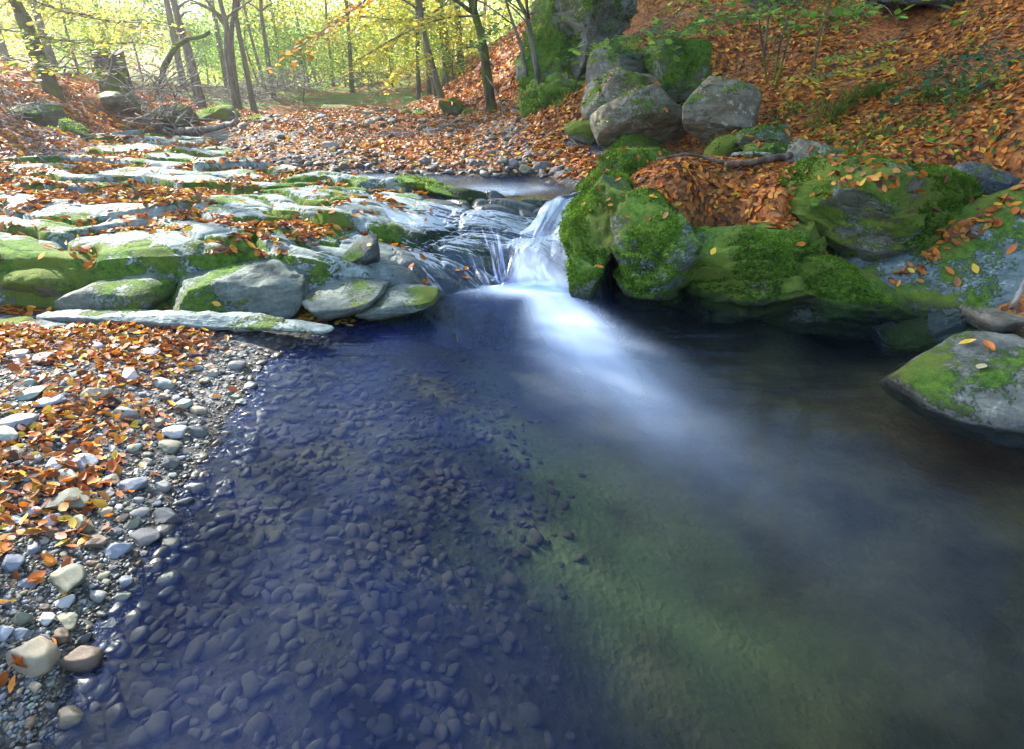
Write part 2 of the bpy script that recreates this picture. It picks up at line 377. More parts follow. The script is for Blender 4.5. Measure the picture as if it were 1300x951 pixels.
def cells(x, y, sx, sy, ang, seed, warp=.25):
    p = xyz(x, y); wx = fbm(p, 1.3, 3, seed + 50) * warp; wy = fbm(p, 1.3, 3, seed + 60) * warp
    c, s = math.cos(ang), math.sin(ang)
    a = ((x + wx) * c + (y + wy) * s) / sx; b = (-(x + wx) * s + (y + wy) * c) / sy
    ia, ib = np.floor(a).astype(np.int64), np.floor(b).astype(np.int64)
    f1 = np.full(x.shape, 9.); f2 = f1.copy(); r1 = f1 * 0; r2 = f1 * 0; da = f1 * 0; db = f1 * 0
    for i in (-1, 0, 1):
        for j in (-1, 0, 1):
            qa, qb = ia + i, ib + j; z0 = qa * 0
            ja = qa + .15 + .7 * hsh(qa, qb, z0, seed); jb = qb + .15 + .7 * hsh(qa, qb, z0 + 1, seed)
            d = np.hypot(a - ja, b - jb); m = d < f1
            f2 = np.where(m, f1, np.minimum(f2, d)); f1 = np.where(m, d, f1)
            r1 = np.where(m, hsh(qa, qb, z0 + 2, seed), r1); r2 = np.where(m, hsh(qa, qb, z0 + 3, seed), r2)
            da = np.where(m, a - ja, da); db = np.where(m, b - jb, db)
    return f1, f2, r1, r2, da, db
def ledge_h(x, y):
    p = xyz(x, y)
    base = _l(x, y)
    wetn = sstep(-1.0, -.35, x)                       # cascade part is rougher, darker
    f1, f2, r1, r2, da, db = cells(x, y, 1.1, .5, -.20, 3, .5)
    g1, g2, q1, q2, ea, eb = cells(x, y, .42, .17, -.38, 8, .2)
    e = f2 - f1; pl = (r1 - .5) * .05 - db * .045 + da * .035 * (r2 - .5) + .032 * np.sqrt(np.clip(e / .5, 0, 1))
    small = (q1 - .5) * .018 - eb * .016 + .016 * np.sqrt(np.clip((g2 - g1) / .5, 0, 1))
    h = base + pl + small * (.15 + .9 * sstep(-2.4, -1.4, x))
    crack = .045 * np.exp(-(e / .05) ** 2) + .010 * np.exp(-((g2 - g1) / .06) ** 2)
    h = h - crack + fbm(p, 1.6, 3, 21) * .05 + fbm(p, 12, 3, 25) * .0025
    ft = np.array(FRONT); nz = fbm(p, 2.6, 4, 41) * .09 + (r1 - .5) * .10
    d = pl_dist(x, y, FRONT) + nz * (1 - .5 * wetn)
    drop = np.where(d > 0, d * (4.6 - 2.6 * wetn), 0) + .03 * sstep(-.10, 0., d)
    bump = np.where(d > 0, np.sin(np.clip(d, 0, .2) * 60 + r2 * 5) * .012, 0)
    h = h - drop + bump
    db_ = -pl_dist(x, y, BACK) + nz * .8
    h = h - np.where(db_ > 0, db_ * 1.0, 0)
    hollow = sstep(.6, -.5, pl / .05) * .5 + sstep(.32, .0, e) * .6
    h = h - .9 * sstep(.62, .95, x - .06 * (y - 4))
    return np.maximum(h, -.6), hollow, np.clip(d * 9, 0, 1), wetn, pl
def ledge():
    nc, nr = 640, 460
    Yg = np.repeat(2.7 + 6.6 * np.linspace(0, 1, nr) ** 1.25, nc); X = np.tile(np.linspace(-1, 1, nc), nr)
    X = -1.9 + X * (3.1 + .25 * (Yg - 2.7)) + 0
    Z, hol, face, wetn, pl = ledge_h(X, Yg)
    p = xyz(X, Yg)
    mn = fbm(p, 1.1, 4, 77)
    Zg = Z.reshape(nr, nc); steep = np.abs(np.gradient(Zg, axis=0) / np.maximum(np.gradient(Yg.reshape(nr, nc), axis=0), 1e-4)).ravel()
    pc_ = fbm(p, 1.9, 3, 91)
    moss = face * .55 * sstep(-.5, .1, mn) + hol * .28 + sstep(.1, .5, mn) * .22 + .5 * sstep(.5, 1.3, steep) * sstep(-.35, .1, pc_) + .25 * sstep(.15, .4, pc_)
    moss += .9 * np.exp(-((X - at_z(70, 330, .3)[0]) / .8) ** 2 - ((Yg - 3.2) / .22) ** 2)
    moss *= 1 - .75 * sstep(-.9, -.4, X)
    wet = np.clip(sstep(-1.05, -.6, X + .25 * mn) * sstep(6, 5, Yg) * .9, 0, 1)
    me = mesh('bedrock_ledge', np.c_[X, Yg, Z], grid_faces(nr, nc), M['slab'], dict(moss=moss * 1.0, wet=wet))
    tag(link('bedrock_ledge', me), 'broad cracked grey-green bedrock ledge with leaf filled hollows left of the waterfall', 'rock ledge')
ledge()

# ------------------------------------------------------------------ rocks
_ico = {}
def ico(n):
    if n not in _ico:
        bm = bmesh.new(); bmesh.ops.create_icosphere(bm, subdivisions=n, radius=1)
        bm.verts.ensure_lookup_table()
        _ico[n] = (np.array([v.co[:] for v in bm.verts]), np.array([[v.index for v in f.verts] for f in bm.faces])); bm.free()
    return _ico[n]
def rock_shape(dims, seed, planes=9, cut=(.55, .85), p=3.0, nz=.07, strata=.0, sub=5, fine=1.):
    rg = np.random.RandomState(seed); V, Fc = ico(sub); v = V.copy()
    v = v / ((np.abs(v) ** p).sum(1) ** (1 / p))[:, None]
    for k in range(planes):
        n = rg.normal(size=3); n /= np.linalg.norm(n); d = rg.uniform(*cut)
        s = v @ n - d; v = v - n * (np.maximum(s, 0) * .92)[:, None]
    D = np.array(dims) / 2; m = D.min(); q = v * D
    nrm = V / D; nrm /= np.linalg.norm(nrm, axis=1)[:, None]
    off = seed * 3.7
    h = fbm(q / m + off, .8, 5, seed) * nz * 2.0 + (1 - np.abs(fbm(q / m + off, 1.7, 3, seed + 9))) ** 4 * -nz * .7
    if strata:
        w = (q[:, 2] / m * 3.0 + fbm(q / m + off, .7, 3, seed + 5) * 1.3); fr = w - np.floor(w)
        h = h + strata * (fr - .5) + strata * .6 * (fbm(q / m * np.array([.4, .4, 4]) + off, 1, 2, seed + 3))
    q = q + nrm * (h * m)[:, None] + nrm * (fbm(q + off, 14, 3, seed + 7) * .006 * fine)[:, None]
    return q, Fc
solids = []; snames = []
def rock(name, u, v, y, wpx, hpx, depth, seed, mat, label, cat='rock', rot=(0, 0, 0), group=None, dz=0, **kw):
    """centre at photo pixel (u, v) and distance y; size in photo pixels, depth in metres"""
    c = at_y(u, v, y); k = ppm(y, c[2])
    q, Fc = rock_shape((wpx * k * 1.04, depth, hpx * k * 1.04), seed, **kw)
    Rm = np.array(Euler(tuple(R(a) for a in rot)).to_matrix()); q = q @ Rm.T
    me = mesh(name, q, Fc, M[mat]); o = link(name, me); o.location = (c[0], c[1], c[2] + dz)
    tag(o, label, cat, group)
    solids.append((q + np.array([c[0], c[1], c[2] + dz]), Fc)); snames.append(name); return o
# right bank: big mossy boulders
rock('mossy_boulder', 753, 286, 4.5, 88, 120, 2.2, 11, 'mossy', 'steep green mossy boulder forming the right side of the waterfall chute', 'boulder', (9, 14, -5), sub=6, strata=.12, planes=9, p=3.4, cut=(.65,.9), nz=.09)
rock('mossy_boulder', 835, 232, 5.15, 160, 80, .9, 12, 'mossy', 'low green rock with a flat top behind the boulder beside the waterfall', 'boulder', (0, 6, -12), sub=5, strata=.1, nz=.09)
rock('mossy_boulder', 845, 330, 3.85, 160, 150, .95, 13, 'mossy', 'rounded green boulder with one grey bare streak at the water just right of the falls', 'boulder', (-8, 10, -8), sub=6, planes=13, p=3.8, cut=(.6, .86), nz=.10, strata=.11)
rock('mossy_boulder', 955, 352, 3.68, 250, 130, .95, 14, 'mossy', 'long low moss covered boulder at the water in the middle of the right bank', 'boulder', (-10, -4, 8), sub=6, p=4.2, planes=13, cut=(.6, .86), nz=.09, strata=.12)
rock('mossy_boulder', 1055, 376, 3.5, 200, 95, .75, 15, 'mossy', 'dark mossy slab of rock split by a crack below the rounded green block', 'boulder', (-6, 5, -6), sub=6, p=4, planes=9, nz=.06, strata=.05)
rock('mossy_boulder', 1118, 278, 3.95, 215, 135, 1.0, 16, 'mossy', 'big bright green block with a pile of leaves on its flat top', 'boulder', (0, 4, 8), sub=6, p=4.2, planes=10, cut=(.66, .9), nz=.10, strata=.10)
rock('tilted_slab', 1250, 336, 3.42, 300, 42, .85, 17, 'tilt', 'tilted blue-grey rock slab with moss rising out of the right edge of the picture', 'rock slab', (30, -27, -4), sub=6, p=6, planes=4, cut=(.75, .95), nz=.10, strata=.12)
rock('shore_boulder', 1268, 484, 2.3, 270, 120, .8, 18, 'halfmoss', 'pale grey boulder with moss patches and three leaves standing in the pool at lower right', 'boulder', (0, 10, 12), sub=6, p=2.8, planes=8, cut=(.6, .85), nz=.06)
rock('flat_rock', 1290, 405, 3.1, 120, 26, .4, 19, 'bare', 'flat pale slab lying behind the grey boulder at the right edge', 'rock', (0, 0, 4), sub=5, p=6, planes=4, nz=.05)
rock('block_rock', 1215, 402, 3.25, 90, 30, .4, 20, 'dark', 'wet stone under the tilted slab, coloured dark like a shaded gap', 'rock', (0, 0, 4), sub=4)  # dark colour puts the shade of the gap under the slab into this stone
rock('block_rock', 1040, 203, 4.75, 72, 52, .35, 21, 'bare', 'angular brown-grey stone with a pale rim above the dead branches', 'rock', (0, 18, 10), sub=5, p=4, planes=9, nz=.06)
rock('block_rock', 972, 172, 5.4, 68, 34, .35, 22, 'halfmoss', 'squarish mossy stone on top of the small stack under the leaf slope', 'rock', (0, 5, 0), sub=5, p=4)
rock('block_rock', 975, 200, 5.25, 62, 36, .35, 23, 'mossy', 'blue-green mossy stone at the foot of the small stack under the leaf slope', 'rock', (0, -4, 10), sub=5, p=4)
rock('block_rock', 925, 188, 5.7, 70, 30, .4, 24, 'mossy', 'olive wedge of rock beneath the right grey boulder', 'rock', (0, -14, 0), sub=5)
# group of grey boulders on the slope
rock('grey_boulder', 785, 140, 7.3, 110, 88, .8, 31, 'bare', 'tall grey boulder half hidden behind the rounded boulder on the slope', 'boulder', (0, 4, 10), sub=6, p=4.4, planes=9, nz=.05)
rock('grey_boulder', 816, 152, 6.7, 125, 84, .8, 32, 'bare', 'rounded grey-brown boulder in front of the cave like gap on the slope', 'boulder', (0, -10, 0), sub=6, p=3, planes=9, nz=.07)
rock('grey_boulder', 905, 145, 6.1, 100, 84, .7, 33, 'bare', 'flat topped grey boulder with two leaves on it right of the dark gap', 'boulder', (0, 8, 0), sub=6, p=3.6, planes=10, nz=.05)
rock('overhanging_rock', 808, 92, 7.7, 120, 56, .9, 34, 'halfmoss', 'mossy rock with hanging roots above the tall grey boulder', 'rock', (0, 6, 0), sub=5, p=3.6)
rock('overhanging_rock', 862, 92, 7.3, 84, 72, .8, 35, 'mossy', 'dark mossy block below the fern over the dark gap', 'rock', (0, 4, 0), sub=5, p=4)
rock('block_rock', 752, 172, 7.1, 72, 36, .4, 36, 'mossy', 'low mossy stone at the foot of the tall grey boulder', 'rock', sub=5)
rock('block_rock', 800, 186, 6.6, 76, 34, .4, 37, 'mossy', 'low mossy stone under the rounded grey boulder', 'rock', sub=5)
rock('block_rock', 884, 112, 7.5, 56, 100, .6, 38, 'mossy', 'leaning mossy rock between the dark gap and the flat topped boulder', 'rock', (0, -24, 0), sub=5)
# cliff
rock('cliff_rock', 742, 50, 9.6, 115, 200, 2.0, 41, 'halfmoss', 'mossy cliff face rising out of the picture left of the leaf gully', 'cliff', (0, 5, 0), sub=6, strata=.10, p=4.5, planes=12, nz=.12)
rock('cliff_rock', 698, 70, 10.0, 90, 190, 2.0, 42, 'mossy', 'ivy green cliff shoulder behind the thin leaning trunks', 'cliff', (0, 12, 0), sub=6, strata=.08, p=4, planes=12, nz=.12)
rock('cliff_rock', 722, 130, 8.9, 120, 96, .9, 43, 'mossy', 'crumbling mossy rocks at the foot of the cliff', 'cliff', (0, 20, 0), sub=6, strata=.1, p=3, planes=12, nz=.16)
rock('cliff_rock', 1190, -12, 7.4, 200, 60, .9, 44, 'dark', 'dark wet rock outcrop at the top right of the leaf slope', 'rock outcrop', (0, -6, 0), sub=6, strata=.08)
rock('cliff_rock', 1030, 0, 8.8, 150, 80, .9, 45, 'halfmoss', 'mossy outcrop behind the thin saplings at the top', 'rock outcrop', (0, 3, 0), sub=6, strata=.08)
rock('block_rock', 1225, 34, 6.6, 34, 26, .3, 46, 'mossy', 'small mossy stone sticking out of the leaves under the dark outcrop', 'rock', sub=4)
rock('block_rock', 1254, 28, 6.5, 30, 26, .3, 47, 'dark', 'small dark stone with a mossy top beside the small mossy stone under the outcrop', 'rock', sub=4)
rock('root_mound', 1262, 238, 4.0, 110, 52, .4, 48, 'dark', 'dark earthy mound with a moss cap above the leaf filled gully at the right', 'mound', (0, 8, 0), sub=5, nz=.14)
# left-hand ledge blocks
rock('ledge_block', 188, 366, 3.36, 116, 60, .9, 51, 'block', 'square grey-green block in the front face of the ledge', 'rock', (0, 2, -4), sub=6, p=6, planes=5, cut=(.8, .95), nz=.03, strata=.03)
rock('ledge_block', 308, 366, 3.34, 165, 58, .95, 52, 'block', 'smooth wedge shaped block with a pale sunlit top in the front of the ledge', 'rock', (0, -6, 4), sub=6, p=4.6, planes=6, cut=(.75, .95), nz=.06, strata=.05)
rock('ledge_block', 180, 388, 3.14, 135, 30, .5, 53, 'block', 'low dark foot of the square block in the ledge front', 'rock', (0, 0, 0), sub=5, p=4, nz=.04)
rock('ledge_block', 40, 362, 3.22, 160, 60, .5, 54, 'mossy', 'mossy dark block under the ledge at the left edge', 'rock', (0, 0, 0), sub=6, p=4, nz=.07)
rock('ledge_block', 428, 368, 3.36, 125, 30, .8, 55, 'block', 'dark tapering block near the water right of the wedge block', 'rock', (0, -12, 0), sub=5, p=4.6, nz=.06, strata=.1)
rock('ledge_block', 500, 377, 3.3, 110, 20, .55, 56, 'block', 'low layered wet rock tongue at the foot of the ledge', 'rock', (0, -5, 6), sub=5, p=4.6, nz=.07, strata=.12)
rock('ledge_block', 462, 325, 3.6, 60, 40, .35, 58, 'dark', 'dark wet round rock between the ledge and the cascade', 'rock', (0, -24, 0), sub=5, p=3, nz=.07)
rock('wet_stone', 505, 391, 3.1, 60, 12, .16, 59, 'bare', 'small pale wet stone at the water line below the ledge', 'stone', (0, 0, 0), sub=4, nz=.1)
# long strip of rock between leaf bank and ledge
rock('flat_rock', 205, 406, 2.82, 300, 15, .17, 61, 'slab', 'long narrow pale rock strip running along the top of the pebble bank', 'rock', (0, 1, -2), sub=6, p=4, planes=3, nz=.12)
rock('flat_rock', 352, 414, 2.80, 140, 11, .14, 62, 'slab', 'thin rock strip with a pointed tip reaching into the pool', 'rock', (0, 2, -4), sub=5, p=2.6, planes=3, nz=.10)
rock('flat_rock', 10, 424, 2.74, 90, 34, .3, 63, 'tilt', 'grey-green rounded rock at the left edge above the pebble bank', 'rock', (0, 6, -4), sub=5, p=3, nz=.05)
rock('flat_rock', 64, 420, 2.74, 70, 20, .2, 64, 'tilt', 'flat grey rock right of the rounded rock above the pebble bank', 'rock', (0, 6, -4), sub=5, p=3, nz=.05)
rock('round_stone', 42, 398, 3.02, 44, 16, .12, 65, 'dark', 'smooth dark grey stone lying behind the long rock strip at the left', 'stone', sub=4, p=2.2, planes=2)
rock('round_stone', 278, 402, 3.03, 40, 16, .12, 66, 'bare', 'smooth brown stone behind the long rock strip under the wedge block', 'stone', sub=4, p=2.2, planes=2)
# cascade stones
rock('lip_rock', 530, 231, 5.35, 62, 16, .3, 71, 'mossy', 'small bright mossy rock at the lip of the upper pool', 'rock', (0, 8, -14), sub=5, nz=.06)
rock('lip_rock', 575, 243, 5.15, 70, 12, .28, 72, 'mossy', 'low rock with a thin mossy edge trailing right from the lip', 'rock', (0, 10, -20), sub=5, nz=.06)
rock('lip_rock', 672, 268, 4.95, 90, 32, .3, 73, 'dark', 'dark overhanging lip rock between the two arms of the waterfall', 'rock', (0, 2, 2), sub=5, p=5, nz=.06)
rock('lip_rock', 640, 292, 4.55, 54, 16, .3, 74, 'dark', 'small dark rock breaking through the white water', 'rock', (0, 4, 0), sub=5, nz=.08)
# left shore boulders
rock('dark_boulder', 68, 176, 8.2, 34, 34, .5, 81, 'mossy', 'upright green boulder left of the two leaning slabs by the left shore', 'boulder', (0, 6, 0), sub=5)
rock('dark_boulder', 98, 182, 7.9, 62, 38, .5, 82, 'halfmoss', 'leaning dark grey slab in front of the green boulder by the left shore', 'boulder', (0, 38, 0), sub=5, p=4)
rock('dark_boulder', 40, 145, 8.8, 56, 38, .7, 83, 'halfmoss', 'angular dark boulder on the left bank under dead twigs', 'boulder', (0, -18, 0), sub=5, p=4)
rock('bank_boulder', 142, 132, 12.6, 44, 28, .9, 84, 'bare', 'brown round boulder on the sunlit left bank below the stump', 'boulder', (0, 0, 0), sub=5)
rock('bank_boulder', 222, 146, 13.4, 50, 34, .9, 85, 'mossy', 'olive mossy boulder behind the fallen branch', 'boulder', (0, 0, 0), sub=5)
rock('bank_boulder', 275, 145, 15, 70, 22, .9, 86, 'mossy', 'long mossy boulder with a bleached top right of the fallen branch', 'boulder', (0, 0, 0), sub=5)
rock('bank_boulder', 335, 156, 13.6, 76, 16, .8, 87, 'halfmoss', 'low flat rock at the left end of the gravel bar', 'boulder', (0, 0, 0), sub=5)
rock('bank_boulder', 425, 140, 19, 50, 14, 1, 88, 'halfmoss', 'pale flat rocks at the far end of the gravel bar', 'boulder', (0, 0, 0), sub=5)
rock('slope_rock', 572, 136, 15, 30, 24, .7, 91, 'mossy', 'mossy hump of rock at the foot of the sunlit slope', 'rock', sub=5)
rock('slope_rock', 596, 146, 13, 26, 16, .6, 92, 'mossy', 'lower mossy rock in front of the mossy hump on the slope', 'rock', sub=5)
rock('slope_rock', 496, 157, 13.8, 30, 12, .5, 93, 'mossy', 'arched mossy rock on the gravel bar', 'rock', (0, -8, 0), sub=5)
rock('slope_rock', 514, 146, 15.5, 20, 14, .5, 94, 'mossy', 'small mossy rock behind the arched rock on the gravel bar', 'rock', sub=4)
rock('slope_rock', 534, 146, 15.2, 22, 12, .5, 95, 'mossy', 'small mossy rock between the arched rock and the mossy hump', 'rock', sub=4)

bv, bf, o_ = [], [], 0
for q, Fc in solids:
    bv.append(q); bf.append(Fc + o_); o_ += len(q)
BV = BVHTree.FromPolygons(np.concatenate(bv).tolist(), np.concatenate(bf).tolist())
boxes = [(q[:, 0].min(), q[:, 0].max(), q[:, 1].min(), q[:, 1].max()) for q, _ in solids]
def surface(x, y):
    """height, normal, and what lies on top (0 ground, 1 ledge, 2 rock)"""
    e = .01; tz = terrain_h(x, y); L = ledge_h(x, y); lz = L[0]
    m = (x > -6.5) & (x < 1.6) & (y > 2.7) & (y < 9.2); lz = np.where(m, lz, -9)
    z = np.maximum(tz, lz); kind = (lz > tz).astype(int)
    def zz(a, b): return np.maximum(terrain_h(a, b), np.where(m, ledge_h(a, b)[0], -9))
    nx = -(zz(x + e, y) - z) / e; ny = -(zz(x, y + e) - z) / e
    N = np.stack([nx, ny, np.ones_like(nx)], 1)
    near = np.zeros(x.shape, bool)
    for b in boxes: near |= (x > b[0]) & (x < b[1]) & (y > b[2]) & (y < b[3])
    for i in np.nonzero(near)[0]:
        hit = BV.ray_cast(Vector((x[i], y[i], 20)), Vector((0, 0, -1)))
        if hit[0] is not None and hit[0].z > z[i]:
            z[i] = hit[0].z; N[i] = hit[1] if hit[1].z > 0 else -hit[1]; kind[i] = 2
    N /= np.linalg.norm(N, axis=1)[:, None]
    return z, N, kind, L[1]

# ------------------------------------------------------------------ water
def water():
    nc, nr = 420, 420
    Yg = np.repeat(np.linspace(-3.5, 4.6, nr), nc); X = np.tile(np.linspace(-3.2, 4.2, nc), nr)
    A = at_z(692, 366, 0)[:2]; B = at_z(905, 600, 0)[:2]; d = B - A; Ln = np.hypot(*d); d /= Ln
    t = ((X - A[0]) * d[0] + (Yg - A[1]) * d[1]) / Ln; s = (X - A[0]) * d[1] - (Yg - A[1]) * d[0]
    s = -s
    wdt = .12 + .25 * np.clip(t, 0, 1.3)
    ss = s - (-.05 * np.sin(np.clip(t, 0, 1) * 3.1))
    core = np.exp(-np.abs(ss / wdt) ** 2.5)
    ang = np.arctan2(s, np.maximum(t, .02) * Ln + .25)
    stre = fbm(np.stack([ang * 8, t * 1.6, t * 0], 1), 1, 4, 5)
    fall = sstep(-.12, -.02, t) * np.exp(-(np.maximum(t, 0) / .60) ** 2.0)
    foam = core * fall * (.9 + (.3 + .5 * np.clip(t, 0, 1)) * stre)
    foam = np.maximum(foam, 0) * 1.1; foam = .95 * foam / (1 + foam ** 3) ** (1 / 3)
    bx, by = at_z(660, 366, 0)[:2]
    foam = np.clip(foam + .9 * np.exp(-((X - bx - .03) / .25) ** 2 - ((Yg - by + .02) / .12) ** 2), 0, .97)
    ripple = np.clip(sstep(1.6, 3.2, Yg) , 0, 1)
    me = mesh('pool_water', np.c_[X, Yg, X * 0], grid_faces(nr, nc), M['water'], dict(foam=foam, ripple=ripple, sky_veil=.008 + .07 * sstep(.6, -.3, X - .12 * Yg + .12 * fbm(xyz(X, Yg), 1.2, 3, 71))))  # painted sky reflection is strongest on the left of the pool
    tag(link('pool_water', me), kind='structure')
    V = [(-9, 5.0, .37), (-1.7, 4.95, .37), (1.2, 5.0, .37), (1.2, 8, .37), (-9, 20, .37)]
    nr, nc = 60, 120
    Yg = np.repeat(np.linspace(5.02, 17, nr), nc); X = np.tile(np.linspace(-1, 1, nc), nr); X = -4 + X * 4.9
    u, v = proj(X, Yg, X * 0 + .37)
    fm = .55 * np.exp(-((u - 640) / 55) ** 2 - ((v - 240) / 5) ** 2) * (.6 + .6 * fbm(xyz(X, Yg * 3), 3, 3, 3)) + .25 * np.exp(-((u - 400) / 120) ** 2 - ((v - 228) / 6) ** 2)
    me = mesh('stream_water', np.c_[X, Yg, X * 0 + .37], grid_faces(nr, nc), M['water'], dict(foam=np.clip(fm, 0, .7), ripple=X * 0 + .6, sky_veil=X * 0 + .05))
    tag(link('stream_water', me), kind='structure')
    # sheets that follow the cascade
    def sheet(top, bot, nu, nv, dens, seed, lift=.014, smooth=.08, pw=1., fullw=None, arc=.0):
        top = np.array([at_z(*q) for q in top]); bot = np.array([at_z(*q) for q in bot])
        U, Vv = np.meshgrid(np.linspace(0, 1, nu), np.linspace(0, 1, nv))
        def cur(Pp, s): return np.stack([np.interp(s, np.linspace(0, 1, len(Pp)), Pp[:, k]) for k in range(3)], -1)
        T, Bm = cur(top, U), cur(bot, U); Pn = T * (1 - Vv[..., None]) + Bm * Vv[..., None]
        x, y = Pn[..., 0].ravel(), Pn[..., 1].ravel()
        zs = 0
        for k in range(14):
            a = k * math.pi / 3.5; q = smooth * (1 if k < 7 else .5); zs = zs + ledge_h(x + q * math.cos(a), y + q * math.sin(a))[0]
        z = zs / 14; z = np.maximum(z, .6 * ledge_h(x, y)[0] + .4 * z)
        lin = Pn[..., 2].ravel(); z = np.maximum(z, -.02) + lift
        if fullw is not None:
            fullw = fullw * np.clip(np.sin(math.pi * U.ravel()), 0, 1) ** .9; z = z * (1 - fullw) + np.maximum(lin + arc * np.sin(math.pi * Vv.ravel()), z) * fullw
        u, v = U.ravel(), Vv.ravel()
        st = fbm(np.stack([u * dens + .6 * fbm(np.stack([u * 3, v * 2, u * 0], 1), 1, 2, seed + 4), v * 1.6, u * 0 + seed], 1), 1, 4, seed, .6)
        return x, y, z, u, v, st
    x, y, z, u, v, st = sheet([(455, 248, .38), (520, 253, .37), (580, 262, .36), (640, 268, .33), (690, 268, .32)], [(548, 376, .0), (588, 370, 0), (625, 364, 0), (655, 362, 0), (690, 362, 0)], 260, 200, 24, 3, smooth=.11)
    z = z + st * .004
    edge = sstep(0, .12, u) * sstep(0, .10, v) * sstep(1., .9, v)
    st2 = fbm(np.stack([u * 60, v * 2.2, u * 0], 1), 1, 3, 33); foam = sstep(.06, .62, st + .22 * st2 + .22 * (v - .6) + .42 * (u - .7)) * edge * (.7 + .3 * st2) * sstep(1, .8, u) * sstep(.0, .5, v) * (.45 + .55 * sstep(.15, .6, u))
    me = mesh('cascade_water', np.c_[x, y, z], grid_faces(200, 260), M['fall'], dict(foam=foam)); tag(link('cascade_water', me), kind='structure')
    # the main chute: upper jump, small basin, lower fall
    x, y, z, u, v, st = sheet([(694, 252, .375), (710, 250, .375), (730, 250, .375)], [(656, 300, .22), (684, 300, .22), (716, 296, .22)], 120, 90, 6, 7, fullw=.9, arc=.05)
    z = z + st * .012
    foam = np.clip(.22 + .7 * sstep(-.15, .4, st) + .35 * (u - .4), 0, .97) * sstep(0, .25, u) * sstep(1, .85, u) * sstep(0, .12, v) * (.45 + .55 * sstep(.1, .4, u))
    me = mesh('cascade_water', np.c_[x, y, z], grid_faces(90, 120), M['fall'], dict(foam=foam)); tag(link('cascade_water', me), kind='structure')
    x, y, z, u, v, st = sheet([(640, 300, .225), (676, 301, .22), (720, 295, .225)], [(618, 367, .0), (670, 368, 0), (750, 376, 0)], 140, 110, 6, 9, fullw=.9, arc=.05)
    z = z + st * .008
    jag = .16 * fbm(np.stack([u * 6, u * 0, u * 0], 1), 1, 2, 5)
    foam = np.clip(.48 + .75 * sstep(-.15, .4, st) * sstep(.0, .3, v + jag) + .6 * (v - .55), .0, .98) * sstep(0, .12, v + jag * .5) * sstep(.16, .42, u + .04 * st) * sstep(.98, .78, u + .08 * st) * sstep(1., .78, v) * (.55 + .45 * sstep(.0, .5, v))
    me = mesh('cascade_water', np.c_[x, y, z], grid_faces(110, 140), M['fall'], dict(foam=foam)); tag(link('cascade_water', me), kind='structure')
water()

